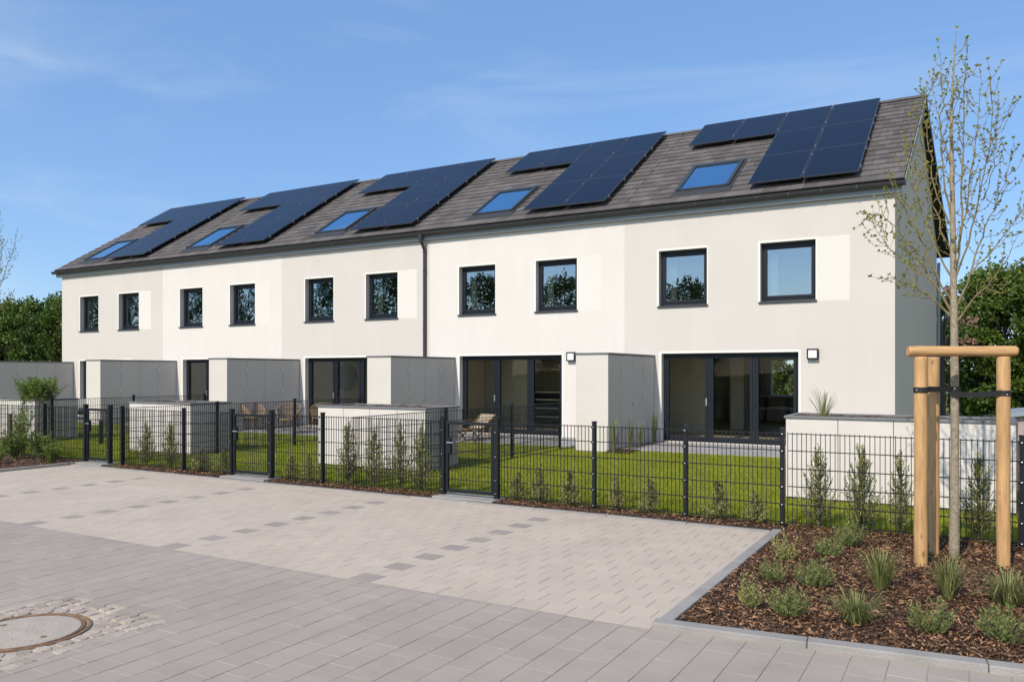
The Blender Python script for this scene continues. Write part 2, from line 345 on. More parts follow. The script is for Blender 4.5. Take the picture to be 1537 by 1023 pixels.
# manhole with cobble surround
b = MB(); b.box(MHX-.62, MHX+.62, MHY-.60, MHY+.60, -.03, -.014); tag(b.build('cobble_bed', M['cobble_bed']), kind='structure')
b = MB(); r = random.Random(5)
rings = [(.475, 24), (.585, 30)]
def cobble(b, cx, cy, lx, ly, rot):
    n_ = 7; pts = []
    for k in range(n_):
        a = 2*math.pi*k/n_+r.uniform(-.15, .15)
        sx = math.copysign(abs(math.cos(a))**.6, math.cos(a))*lx/2*r.uniform(.86, 1); sy = math.copysign(abs(math.sin(a))**.6, math.sin(a))*ly/2*r.uniform(.86, 1)
        pts.append((cx+sx*math.cos(rot)-sy*math.sin(rot), cy+sx*math.sin(rot)+sy*math.cos(rot)))
    s = len(b.v); z = r.uniform(.0, .006); t = r.random()
    b.v += [(x, y, -.018) for x, y in pts]+[(cx+(x-cx)*.84, cy+(y-cy)*.84, z) for x, y in pts]
    for k in range(n_):
        b.f.append((s+k, s+(k+1) % n_, s+n_+(k+1) % n_, s+n_+k)); b.m.append(0); b.t.append(t)
    b.f.append(tuple(s+n_+k for k in range(n_))); b.m.append(0); b.t.append(t)
for rad, cnt in rings[:1]:
    for k in range(cnt):
        a = 2*math.pi*k/cnt+r.uniform(-.03, .03); cobble(b, MHX+rad*math.cos(a), MHY+rad*math.sin(a), .125, .118, a)
g = .100
for i in range(-6, 7):
    for j in range(-6, 7):
        x, y = MHX+i*g+r.uniform(-.006, .006), MHY+j*g+r.uniform(-.006, .006)
        if math.hypot(x-MHX, y-MHY) > .535 and abs(x-MHX) < .62 and abs(y-MHY) < .62: cobble(b, x, y, .112, .110, r.uniform(-.2, .2))
tag(b.build('cobble_surround', M['cobble'], smooth=False), kind='structure')
mh = empty('manhole_cover', (MHX, MHY, 0), 'round concrete manhole cover in a rusty iron ring', 'manhole cover')
b = MB((MHX, MHY, 0)); b.lathe([(.415, -.02), (.415, .004), (.40, .007), (.388, .003), (.384, -.004), (.376, -.004), (.372, .005), (.360, .006), (.356, -.02)], MHX, MHY, 72); b.build('ring', M['rust'], mh, smooth=False)
b = MB((MHX, MHY, 0)); b.lathe([(.352, -.02), (.350, .003), (.335, .005), (.0001, .007)], MHX, MHY, 72)

for dx in (-.24, .24): b.tube([(MHX+dx, MHY, .001), (MHX+dx, MHY, .0078)], .022, 14, mi=1)
b.build('lid', [M['lid'], M['rust']], mh)

# lawn, terraces
b = MB(); b.box(-34, 9, 9.30, 19.2, -.08, -.004); b.box(-1.2, 9, 19.2, 60, -.08, -.006); tag(b.build('lawn', M['lawnbase']), kind='structure')
def terrace(x0, x1, y0, y1=19.24):
    o = pavers('terrace', x0, x1, y0, y1, .4, .4, True, M['terrace'], gap=.003, ch=.004, top=.035); tag(o, kind='structure')
    b = MB(); b.box(x0, x1, y0, y1, -.05, .028); tag(b.build('terrace_bed', M['kerb']), kind='structure')
for i in range(5):
    xr = -1.6 if i == 4 else -25.2+6.08*i-.62
    terrace(-31.45+6.1*i+.0, xr-.1, 17.0 if i != 2 else 16.5)

# grass blades
def grass(name, regions):
    Vs = []; T = []
    for x0, x1, y0, y1, N, hmin, hmax in regions:
        x = rng.uniform(x0, x1, N); y = y0+(y1-y0)*rng.random(N)**1.35
        keep = np.ones(N, bool)
        for (a, c, d, e) in HOLES: keep &= ~((x > a) & (x < c) & (y > d) & (y < e))
        x, y = x[keep], y[keep]; k = len(x)
        h = rng.uniform(hmin, hmax, k); a = rng.uniform(0, 6.283, k); wd = rng.uniform(.004, .008, k)
        ln = rng.uniform(.1, .9, k)*h; la = rng.uniform(0, 6.283, k)
        V = np.empty((k, 3, 3)); V[:, 0] = np.stack([x-np.cos(a)*wd, y-np.sin(a)*wd, np.full(k, -.004)], 1)
        V[:, 1] = np.stack([x+np.cos(a)*wd, y+np.sin(a)*wd, np.full(k, -.004)], 1)
        V[:, 2] = np.stack([x+np.cos(la)*ln, y+np.sin(la)*ln, h], 1)
        Vs.append(V.reshape(-1, 3)); T.append(rng.random(k))
    V = np.concatenate(Vs); o = np_mesh(name, V, np.arange(len(V)).reshape(-1, 3), M['grass'], np.concatenate(T))
    return tag(o, 'short mown green grass filling the small front gardens', 'grass', kind='stuff')
HOLES = [(-2.3, .55, 11.58, 12.65), (-10.85, -8.28, 11.4, 12.5), (-16.45, -14.36, 11.3, 12.4), (-26, -20.65, 11.6, 12.8)]
for i in range(5): HOLES += [(-32.3+6.1*i, -31.35+6.1*i, 16.2, 19.3)]
grass('grass', [(-8.3, -1.9, 9.42, 17, 95000, .02, .045), (-2, 1.6, 9.42, 17, 40000, .02, .05), (-14.2, -8.3, 9.42, 17, 60000, .02, .045),
                (-20.5, -14.2, 9.42, 16.6, 45000, .025, .05), (-27, -20.5, 9.42, 17, 20000, .025, .055), (-34, -27, 9.42, 17, 8000, .03, .06), (1.6, 6, 9.4, 17, 9000, .03, .06)])

# mulch beds
def mulch_bed(name, x0, x1, y0, y1, res, zb, amp, front=None):
    nx, ny = int((x1-x0)/res)+1, int((y1-y0)/res)+1; V = []
    for j in range(ny):
        for i in range(nx):
            x, y = x0+(x1-x0)*i/(nx-1), y0+(y1-y0)*j/(ny-1)
            if front: y = max(y, front(x))
            V.append((x, y, zb+amp*noise.fractal(Vector((x*3.5, y*3.5, 0)), 1, 2, 4)))
    F = np.array([(j*nx+i, j*nx+i+1, (j+1)*nx+i+1, (j+1)*nx+i) for j in range(ny-1) for i in range(nx-1)])
    tag(np_mesh(name, np.array(V), F, M['mulch']), kind='structure')
BF = lambda x: 5.35+(x+1.9)*.1025+.02
mulch_bed('mulch_soil', -1.80, 4.2, 5.36, 9.62, .045, .014, .018, BF)
mulch_bed('mulch_soil', -13.9, -1.80, 9.105, 9.52, .06, .022, .012)
mulch_bed('mulch_soil', -19.5, -14.87, 5.2, 9.55, .09, .03, .03)
mulch_bed('mulch_soil', -7.0, -6.45, 16.2, 19.2, .1, .03, .01)
def chips(regions):
    Vs, T = [], []
    for x0, x1, y0, y1, N, lo, hi, zb in regions:
        x = rng.uniform(x0, x1, N); y = rng.uniform(y0, y1, N); k0 = y > BF(x)-.0 if zb == .018 else np.ones(N, bool)
        
        for a_, c_ in ((-14.87, -14.11), (-10.79, -9.86), (-6.47, -5.59)): k0 &= ~((x > a_-.08) & (x < c_+.08) & (y > 9.08))
        x, y = x[k0], y[k0]; k = len(x)
        L = rng.uniform(lo, hi, k)*rng.choice([1, 1, .6, 1.5], k); wd = rng.uniform(.003, .0085, k); a = rng.uniform(0, 6.283, k)
        tilt = rng.normal(0, .22, k); bend = rng.normal(0, .3, k)*L; roll = rng.normal(0, .5, k); z = zb+rng.uniform(-.006, .026, k)
        d = np.stack([np.cos(a)*np.cos(tilt), np.sin(a)*np.cos(tilt), np.sin(tilt)], 1); s = np.stack([-np.sin(a)*np.cos(roll), np.cos(a)*np.cos(roll), np.sin(roll)], 1)
        c = np.stack([x, y, z], 1); L_ = (L/2)[:, None]; w_ = wd[:, None]; bs = s*bend[:, None]*.5
        V = np.stack([c-d*L_-s*w_*.5, c-d*L_+s*w_*.5, c+bs+s*w_, c+bs-s*w_, c+d*L_+s*w_*.5, c+d*L_-s*w_*.5], 1)
        V[:, 2:4, 2] += rng.uniform(.001, .008, k)[:, None]
        Vs.append(V.reshape(-1, 3)); t = rng.random(k)**2.2; T.append(np.repeat(t, 2))
    V = np.concatenate(Vs); b0 = np.arange(0, len(V), 6)[:, None]
    F = np.concatenate([b0+np.array([[0, 1, 2, 3]]), b0+np.array([[3, 2, 4, 5]])], 1).reshape(-1, 4)
    return tag(np_mesh('bark_mulch', V, F, M['chip'], np.concatenate(T)), 'brown shredded bark mulch covering the planting beds', 'mulch', kind='stuff')
chips([(-1.78, 4.1, 5.4, 9.6, 80000, .014, .048, .018), (-13.9, -1.8, 9.11, 9.5, 9000, .018, .05, .022), (-19.4, -14.9, 5.2, 9.5, 8000, .02, .06, .04), (-6.98, -6.45, 16.25, 19.2, 700, .03, .06, .03)])

# gate thresholds
GATES = [(-14.87, -14.11), (-10.79, -9.86), (-6.47, -5.59)]
for a, c in GATES:
    b = MB(); b.box(a-.05, c+.05, 9.112, 9.52, -.05, .042); tag(b.build('path_slab', M['kerb'], bevel=.006), kind='structure')

# ------------------------------------------------------------------ houses
YW, XS = 19.25, [-32.3, -25.95, -19.87, -13.85, -7.72, -1.44]
YE, ZE, YR, ZR = 19.08, 5.93, 24.25, 9.18
SL = math.hypot(YR-YE, ZR-ZE); CS, SN = (YR-YE)/SL, (ZR-ZE)/SL
def rp(x, s, off=0): return Vector((x, YE+s*CS-off*SN, ZE+s*SN+off*CS))
def rz_at(y): return ZE+(y-YE)*SN/CS if y <= YR else ZR-(y-YR)*SN/CS
YB = 29.25; YRE = 29.85
def gx(y): return -1.44+(y-YW)*.047          # the end gable runs slightly out of square
HL = ['leftmost terraced house with greyish cream front and two small windows', 'second terraced house from the left with paler white front',
      'middle terraced house with rattan chairs outside and a dark downpipe at its right edge', 'terraced house right of the downpipe, pale front and one square wall lamp',
      'end terraced house with the shaded gable and widest terrace doors, behind the young tree']
PVR = [-26.97, -20.65, -14.45, -8.24, -2.15]; SKR = [-30.05, -23.8, -17.41, -11.25, -5.14]
DOORX = [-31.08, -24.83, -18.82, -12.79, -6.73]
W1 = [-31.07, -24.99, -18.82, -12.81, -6.80]; W2 = [-28.58, -22.36, -16.27, -10.30, -4.31]
ZS, ZT, DT, DB = 3.41, 4.80, 2.235, .05
def front_wall(b, x0, x1, z0, z1, ops, y0, y1):
    xs = sorted({x0, x1, *[v for o in ops for v in o[:2]]}); zs = sorted({z0, z1, *[v for o in ops for v in o[2:]]})
    for i in range(len(xs)-1):
        for j in range(len(zs)-1):
            cx, cz = (xs[i]+xs[i+1])/2, (zs[j]+zs[j+1])/2
            if any(o[0] < cx < o[1] and o[2] < cz < o[3] for o in ops): continue
            b.face([(xs[i], y0, zs[j]), (xs[i+1], y0, zs[j]), (xs[i+1], y0, zs[j+1]), (xs[i], y0, zs[j+1])])
            b.face([(xs[i], y1, zs[j]), (xs[i], y1, zs[j+1]), (xs[i+1], y1, zs[j+1]), (xs[i+1], y1, zs[j])])
    for a, c, d, e in ops:
        b.face([(a, y0, d), (a, y0, e), (a, y1, e), (a, y1, d)]); b.face([(c, y0, d), (c, y1, d), (c, y1, e), (c, y0, e)])
        b.face([(a, y0, e), (c, y0, e), (c, y1, e), (a, y1, e)]); b.face([(a, y0, d), (a, y1, d), (c, y1, d), (c, y0, d)])
def frame_boxes(b, x0, x1, z0, z1, y0, y1, t, tb=None, tt=None):
    tb = tb or t; tt = tt or t
    b.box(x0, x0+t, y0, y1, z0, z1); b.box(x1-t, x1, y0, y1, z0, z1)
    b.box(x0+t, x1-t, y0, y1, z0, z0+tb); b.box(x0+t, x1-t, y0, y1, z1-tt, z1)
def window(H, org, x0, x1):
    b = MB(org); frame_boxes(b, x0+.002, x1-.002, ZS+.03, ZT-.002, YW+.17, YW+.25, .055, .06, .075); wn = b.build('window', M['anthracite'], H, bevel=.004)
    b = MB(org); frame_boxes(b, x0+.06, x1-.06, ZS+.093, ZT-.08, YW+.155, YW+.235, .06, .065); b.build('sash', M['anthracite'], wn, bevel=.005)
    b = MB(org); b.box(x0+.115, x1-.115, YW+.195, YW+.203, ZS+.15, ZT-.135); b.build('pane', M['glass_up'], wn)
    b = MB(org); b.hexa([(x0-.035, YW-.045, ZS-.03), (x1+.03, YW-.045, ZS-.03), (x1+.03, YW+.17, ZS-.005), (x0-.035, YW+.17, ZS-.005),
                         (x0-.035, YW-.045, ZS+.008), (x1+.03, YW-.045, ZS+.008), (x1+.03, YW+.17, ZS+.034), (x0-.035, YW+.17, ZS+.034)])
    b.build('sill', M['sill'], wn, bevel=.003)
def surround(b, x0, x1, z0, z1, wl=.05, wt=.05, wr=.03):   # white painted band, 2 mm proud of the render
    y0, y1 = YW-.003, YW+.02
    b.box(x0-wl, x0-.0005, y0, y1, z0, z1+wt); b.box(x1+.0005, x1+wr, y0, y1, z0, z1+wt); b.box(x0-.0005, x1+.0005, y0, y1, z1+.0005, z1+wt)
def terrace_door(H, org, x0, x1):
    z0, z1 = DB, DT; ya, yb = YW+.16, YW+.25
    b = MB(org); frame_boxes(b, x0+.002, x1-.002, z0, z1-.002, ya, yb, .07, .05, .06)
    m1, m2 = x0+1.16, x0+2.24
    for m in (m1, m2): b.box(m-.035, m+.035, ya-.006, yb, z0+.05, z1-.06)
    d = b.build('terrace_door', M['anthracite'], H, bevel=.004)
    for k, (a, c) in enumerate(((x0+.07, m1-.035), (m1+.035, m2-.035), (m2+.035, x1-.07))):
        b = MB(org); frame_boxes(b, a+.003, c-.003, z0+.053, z1-.063, ya-.012, yb-.02, .065, .085, .055); b.build('sash', M['anthracite'], d, bevel=.005)
        b = MB(org); b.box(a+.06, c-.06, ya+.035, ya+.043, z0+.13, z1-.115); b.build('pane', M['glass_low'], d)
        if k == 0:
            b = MB(org); b.box(c-.045, c-.015, ya-.03, ya-.012, .95, 1.13); b.box(c-.05, c-.01, ya-.05, ya-.03, 1.06, 1.08); b.build('handle', M['steel'], d)
for i in range(5):
    x0, x1 = XS[i], XS[i+1]; org = ((x0+x1)/2, YW, 0); end = i == 4
    H = empty('terraced_house', org, HL[i], 'house', 'terraced houses in the row')
    pm = M['plaster_warm'] if i % 2 == 0 else M['plaster_light']
    w1 = (W1[i], W1[i]+1.22, ZS, ZT); w2 = (W2[i], W2[i]+1.235, ZS, ZT); dr = (DOORX[i], DOORX[i]+3.28, DB, DT)
    b = MB(org); front_wall(b, x0, x1, -.06, 5.88, [w1, w2, dr], YW, YW+.36)
    b.build('wall', pm, H); b = MB(org)
    if end: front_wall(b, x0, gx(YB), -.06, 5.75, [(-6.12, -4.9, .98, 2.2)], YB-.3, YB)
    else: front_wall(b, x0, x1, -.06, 5.75, [], YB-.3, YB)
    b.build('rear_wall', pm, H); b = MB(org)
    if end:
        for dx in (0, -.3):
            P = [(gx(y)+dx, y, z) for y, z in ((YW, -.06), (YB, -.06), (YB, rz_at(YB)-.11), (YR, ZR-.11), (YW, rz_at(YW)-.11))]
            b.face(P if dx == 0 else P[::-1])
    if i == 0:
        for dx in (0, .3):
            P = [(x0+dx, y, z) for y, z in ((YW, -.06), (YB, -.06), (YB, rz_at(YB)-.11), (YR, ZR-.11), (YW, rz_at(YW)-.11))]
            b.face(P[::-1] if dx == 0 else P)
    if end or i == 0: b.build('gable_wall', pm, H)
    b = MB(org)
    for z in ((w1), (w2)): surround(b, z[0], z[1], ZS-.005, ZT)
    surround(b, dr[0], dr[1], 0, DT, .07, .055, .05)
    b.build('window_surround', M['plaster_white'], H)
    b = MB(org); b.box(w2[1]+.031, w2[1]+.72, YW-.0025, YW+.02, ZS-.03, ZT+.04); b.build('render_patch', M['patch'], H)
    window(H, org, w1[0], w1[1]); window(H, org, w2[0], w2[1]); terrace_door(H, org, dr[0], dr[1])
    # rooms behind the glass
    b = MB(org); xa, xb = x0+.12, x1-.12; ya, yb = YW+.362, YB-.302
    for za, zb in ((.045, 2.5), (2.78, 5.5)):
        b.face([(xa, ya, za), (xa, yb, za), (xa, yb, zb), (xa, ya, zb)]); b.face([(xb, ya, za), (xb, ya, zb), (xb, yb, zb), (xb, yb, za)])
        b.face([(xa, ya, zb), (xa, yb, zb), (xb, yb, zb), (xb, ya, zb)])
    b.box(W1[i]+1.6, W1[i]+1.75, ya+.002, yb-.01, 2.782, 5.498); b.box(xa+.004, xb-.004, ya+3.4, ya+3.5, 2.782, 5.498)
    if i in (1, 3): b.box(xa+.004, xa+2.0, ya+5.2, ya+5.32, .05, 2.498)
    b.build('room_wall', M['interior'], H)
    b = MB(org); b.box(xa-.1, xb+.1, ya, yb, .0, .046); b.box(xa-.1, xb+.1, ya, yb, 2.501, 2.779); b.build('room_floor', M['intfloor'], H)
    # curtain drawn back at the left of each upper window
    b = MB(org)
    for ww in (w1, w2):
        nn = 9
        for k in range(nn):
            xk = ww[0]+.03+k*.032; yk = YW+.42+(.03 if k % 2 else 0); xk2 = xk+.032; yk2 = YW+.42+(0 if k % 2 else .03)
            b.face([(xk, yk, ZS-.3), (xk2, yk2, ZS-.3), (xk2, yk2, ZT+.1), (xk, yk, ZT+.1)])
    b.build('curtain', M['curtain'], H)
    b = MB(org); dx1 = dr[1]-.9 if i in (0, 1, 2) else dr[0]+.32 if i == 4 else dr[0]+.75; xk = xa+.01; up = 0; yk0 = YW+2.85
    while xk < dx1-.01:
        e = min(xk+.4, dx1); b.face([(xk, yk0+0*up, .05), (e, yk0+0*(1-up), .05), (e, yk0+0*(1-up), 2.46), (xk, yk0+0*up, 2.46)]); up = 1-up; xk = e
    b.build('blind', M['drape'], H)
    # roof tiles
    vx0 = x0-.20 if i == 0 else x0; vx1 = (lambda s: -1.25+.17*s/SL) if end else (lambda s: x1)
    b = MB(org); rows = 18; g = SL/rows; tw = .302; rr = random.Random(11+i)
    for r_ in range(rows):
        s0, s1 = r_*g-(.03 if r_ == 0 else 0), min((r_+1)*g+.05, SL); xe = vx1((r_+.5)*g)
        k0 = math.floor(vx0/tw)-1; x = (k0+(.5 if r_ % 2 else 0))*tw
        while x < xe:
            a, c = max(x, vx0)+.0025, min(x+tw, xe)-.0025; x += tw
            if c-a < .03: continue
            j = rr.uniform(-.003, .004); j2 = rr.uniform(-.003, .003); t = rr.random()
            P = [rp(a, s0, .012), rp(c, s0, .012), rp(c, s1, -.012), rp(a, s1, -.012), rp(a, s0, .040+j), rp(c, s0, .040+j+j2), rp(c, s1, .012), rp(a, s1, .012)]
            b.hexa(P, 0, t, skip=(0, 4))
    rf = b.build('roof', M['tile'], H)
    xr_e, xr_r, xr_b = (vx1(0), vx1(SL), -.62) if end else (x1, x1, x1)
    b = MB(org)
    b.face([rp(vx0, 0, -.02), rp(xr_e, 0, -.02), rp(xr_r, SL, -.02), rp(vx0, SL, -.02)])
    b.face([(vx0, YR, ZR), (xr_r, YR, ZR), (xr_b, YRE, rz_at(YRE)), (vx0, YRE, rz_at(YRE))])
    b.face([(vx0, YR, ZR-.13), (vx0, YRE, rz_at(YRE)-.13), (xr_b, YRE, rz_at(YRE)-.13), (xr_r, YR, ZR-.13)], 1)
    b.face([(vx0, YRE, rz_at(YRE)-.13), (vx0, YRE, rz_at(YRE)), (xr_b, YRE, rz_at(YRE)), (xr_b, YRE, rz_at(YRE)-.13)], 1)
    b.face([rp(vx0, 0, -.12), rp(vx0, SL, -.12), rp(xr_r, SL, -.12), rp(xr_e, 0, -.12)], 1)
    b.build('underlay', [M['underlay'], M['soffit']], rf)
    b = MB(org); x = vx0
    while x < xr_r-.02:
        e = min(x+.345, xr_r); t = rr.random(); a, c = x+.002, e+.012
        for sg in (1, -1):
            q = [(YR, ZR+.075), (YR-sg*.06, ZR+.058), (YR-sg*.125, ZR-.022)]
            for (ya_, za_), (yb_, zb_) in zip(q, q[1:]):
                P = [(a, ya_, za_), (c, ya_, za_+.004), (c, yb_, zb_+.004), (a, yb_, zb_)]; b.face(P if sg == 1 else P[::-1], 0, t)
        x = e
    b.build('ridge_cap', M['ridge'], rf)
    if end or i == 0:
        b = MB(org)
        for (A, B2) in (((0, SL),)):
            pass
        xe_, xr_2 = (xr_e, xr_r) if end else (vx0, vx0); o = .012 if end else -.012; ww = .02 if end else -.02
        P = [rp(xe_+o, -.02, -.17), rp(xr_2+o, SL, -.17), rp(xr_2+o, SL, .005), rp(xe_+o, -.02, .005)]
        Q = [p+Vector((ww, 0, 0)) for p in P]
        b.hexa([P[0], P[1], Q[1], Q[0], P[3], P[2], Q[2], Q[3]])
        xb_ = xr_b if end else vx0
        P = [Vector((xr_2+o, YR+.002, ZR-.19)), Vector((xb_+o, YRE, rz_at(YRE)-.19)), Vector((xb_+o, YRE, rz_at(YRE)+.03)), Vector((xr_2+o, YR+.002, ZR+.03))]
        Q = [p+Vector((ww, 0, 0)) for p in P]
        b.hexa([P[0], P[1], Q[1], Q[0], P[3], P[2], Q[2], Q[3]], 1)
        b.build('verge_board', [M['verge'], M['soffit']], rf)
    # eaves: soffit box, gutter
    b = MB(org); b.box(vx0 if i == 0 else x0+.001, -1.30 if end else x1-.001, 19.12, YW-.001, 5.655, 5.86); b.build('fascia', M['fascia'], H)
    b = MB(org); ga, gb = (vx0-.06 if i == 0 else x0), (-1.22 if end else x1); pr = []
    for k in range(11):
        a = math.pi+math.pi*k/10; pr.append((19.03+.085*math.cos(a), 5.855+.09*math.sin(a)))
    inn = [(19.03+(y-19.03)*.93, 5.855+(z-5.855)*.93) for y, z in pr]
    for p_, sgn in ((pr, 1), (inn, -1)):
        for q, s_ in zip(p_, p_[1:]):
            P = [(ga, q[0], q[1]), (gb, q[0], q[1]), (gb, s_[0], s_[1]), (ga, s_[0], s_[1])]; b.face(P[::-1] if sgn == 1 else P)
    for xx in (ga, gb): b.face([(xx, y, z) for y, z in pr])
    b.tube([(ga, 18.943, 5.857), (gb, 18.943, 5.857)], .010, 6)
    xx = ga+.5
    while xx < gb: b.box(xx-.012, xx+.012, 18.934, 18.940, 5.79, 5.862); xx += .72
    b.build('gutter', M['gutter'], H, smooth=False)
    # photovoltaic panels: four along the ridge, two rows of two below the right pair
    pw, ph = 1.222, 1.905; R0 = PVR[i]
    for row in range(3):
        for c in range(4 if row == 0 else 2):
            xb_, xa_ = R0-c*pw-.011, R0-(c+1)*pw+.011; sa, sb = 6.0-(row+1)*(ph+.012), 6.0-row*(ph+.012)-.012
            b = MB(org); b.hexa([rp(xa_, sa, .165), rp(xb_, sa, .165), rp(xb_, sb, .165), rp(xa_, sb, .165), rp(xa_, sa, .20), rp(xb_, sa, .20), rp(xb_, sb, .20), rp(xa_, sb, .20)], 1)
            f_ = .018; b.face([rp(xa_+f_, sa+f_, .2012), rp(xb_-f_, sa+f_, .2012), rp(xb_-f_, sb-f_, .2012), rp(xa_+f_, sb-f_, .2012)], 0)
            pv = b.build('solar_panel', [M['pv'], M['pvframe']], H)
            b = MB(org)
            for s_ in (sa+.32, sb-.32):
                b.hexa([rp(xa_-.008, s_-.02, .11), rp(xb_+.03, s_-.02, .11), rp(xb_+.03, s_+.02, .11), rp(xa_-.008, s_+.02, .11), rp(xa_-.008, s_-.02, .163), rp(xb_+.03, s_-.02, .163), rp(xb_+.03, s_+.02, .163), rp(xa_-.008, s_+.02, .163)], 0)
                b.hexa([rp(xb_+.001, s_-.025, .15), rp(xb_+.022, s_-.025, .15), rp(xb_+.022, s_+.025, .15), rp(xb_+.001, s_+.025, .15), rp(xb_+.001, s_-.025, .206), rp(xb_+.022, s_-.025, .206), rp(xb_+.022, s_+.025, .206), rp(xb_+.001, s_+.025, .206)], 1)
                b.hexa([rp((xa_+xb_)/2-.02, s_-.03, .02), rp((xa_+xb_)/2+.02, s_-.03, .02), rp((xa_+xb_)/2+.02, s_+.03, .02), rp((xa_+xb_)/2-.02, s_+.03, .02), rp((xa_+xb_)/2-.02, s_-.03, .11), rp((xa_+xb_)/2+.02, s_-.03, .11), rp((xa_+xb_)/2+.02, s_+.03, .11), rp((xa_+xb_)/2-.02, s_+.03, .11)], 0)
            b.build('mounting_rail', [M['pvframe'], M['steel']], pv)
    # skylight
    sx1, sx0, s0, s1 = SKR[i], SKR[i]-1.34, .68, 2.50
    b = MB(org)
    def rbox(a, c, d, e, z0, z1, mi=0): b.hexa([rp(a, d, z0), rp(c, d, z0), rp(c, e, z0), rp(a, e, z0), rp(a, d, z1), rp(c, d, z1), rp(c, e, z1), rp(a, e, z1)], mi)
    t = .09
    rbox(sx0, sx0+t, s0, s1, .0, .10); rbox(sx1-t, sx1, s0, s1, .0, .10); rbox(sx0+t, sx1-t, s0, s0+t, .0, .085); rbox(sx0+t, sx1-t, s1-t-.03, s1, .0, .11)
    rbox(sx0-.08, sx1+.08, s0-.32, s0-.001, .03, .052, 1); rbox(sx0-.07, sx0-.001, s0, s1+.1, .03, .05, 1); rbox(sx1+.001, sx1+.07, s0, s1+.1, .03, .05, 1); rbox(sx0, sx1, s1+.001, s1+.12, .03, .056, 1)
    skl = b.build('skylight', [M['sill'], M['gutter']], H, bevel=.006)
    b = MB(org); b.face([rp(sx0+t, s0+t, .072), rp(sx1-t, s0+t, .072), rp(sx1-t, s1-t-.03, .072), rp(sx0+t, s1-t-.03, .072)]); b.build('pane', M['glass_sky'], skl)
    # small lamp
    if i >= 3:
        lx = -3.25 if i == 4 else -9.33
        b = MB(org); b.box(lx, lx+.245, YW-.09, YW-.001, 2.06, 2.30); b.box(lx-.004, lx+.249, YW-.1, YW-.085, 2.28, 2.304)
        frame_boxes(b, lx, lx+.245, 2.062, 2.298, YW-.108, YW-.0905, .03); la = b.build('wall_lamp', M['anthracite'], H, bevel=.003)
        b = MB(org); b.box(lx+.031, lx+.214, YW-.104, YW-.092, 2.093, 2.267); b.build('diffuser', M['opal'], la, bevel=.003)
    if i == 2:
        b = MB(org); X = -13.99
        b.tube([(X-.02, 19.03, 5.80), (X-.02, 19.03, 5.70), (X-.02, 19.035, 5.62), (X, 19.17, 5.40), (X, 19.185, 5.33), (X, 19.185, .05)], [.075, .065, .046, .046, .046, .046], 14)
        for z in (5.3, 4.75, 3.0, 1.2): b.tube([(X, 19.185, z), (X, 19.185, z+.035)], .053, 14)
        b.build('downpipe', M['gutter'], H, smooth=False)
    if end:
        b = MB(org); X = gx(YB)+.055
        b.tube([(X, 29.12, 4.75), (X, 29.12, .05)], .05, 10); b.tube([(X, 29.12, 4.72), (X, 29.4, 5.3)], .05, 10); b.build('downpipe', M['fascia'], H)

# things inside the rooms
k = empty('kitchen_unit', (-4.5, 27.6, .046), 'dark kitchen unit at the back of the end house', 'kitchen unit')
b = MB((-4.5, 27.6, .046)); b.box(-7.4, -2.2, 28.3, 28.92, .05, .92); b.build('base_cabinet', M['cabinet'], k, bevel=.005)
b = MB((-4.5, 27.6, .046)); b.box(-7.45, -2.15, 28.26, 28.93, .921, .96); b.build('worktop', M['boxdoor'], k)
b = MB((-4.5, 27.6, .046)); b.box(-7.4, -6.3, 28.5, 28.92, .961, 2.45); b.box(-4.75, -1.9, 28.5, 28.92, .961, 2.45); b.build('wall_cabinet', M['cabinet'], k, bevel=.005)
k = empty('dining_table', (-4.4, 22.6, .046), 'dark dining table inside the end house', 'table')
b = MB((-4.4, 22.6, .046)); b.box(-5.4, -3.4, 22.1, 23.1, .76, .80); b.build('tabletop', M['cabinet'], k)
for sx in (-5.3, -3.5):
    for sy in (22.2, 23.0):
        b = MB((-4.4, 22.6, .046)); b.box(sx-.035, sx+.035, sy-.035, sy+.035, .046, .76); b.build('leg', M['cabinet'], k)
k = empty('partition_wall', (-5.6, 24.5, .046), 'pale room divider wall inside the end house', 'wall')
b = MB((-5.6, 24.5, .046)); b.box(-6.35, -5.95, 24.4, 26.4, .046, 2.3); b.build('panel', M['interior'], k)
qa, qb = at(772, 600, 22.6), at(850, 600, 22.6); o_ = (qa.x, 22.6, .046)
k = empty('shelf_unit', o_, 'low shelf unit with white boards inside the house with the sun chair', 'shelf')
b = MB(o_); b.box(qa.x, qb.x, 22.72, 22.75, .05, 1.16); b.build('back_panel', M['cabinet'], k)
for z in (.35, .62, .89, 1.13):
    b = MB(o_); b.box(qa.x, qb.x, 22.4, 22.71, z, z+.035); b.build('shelf', M['plaster_white'], k)
p = at(519, 566, 21.2); k = empty('pendant_lamp', (p.x, p.y, 2.49), 'large round dark lamp hanging in the middle house', 'lamp')
b = MB((p.x, p.y, 2.49)); b.tube([(p.x, p.y-.04, p.z), (p.x, p.y+.04, p.z)], [.46, .50], 40); b.build('shade', M['cabinet'], k)
b = MB((p.x, p.y, 2.49)); b.tube([(p.x, p.y, 2.49), (p.x, p.y, p.z+.45)], .01, 6); b.build('cord', M['black'], k)

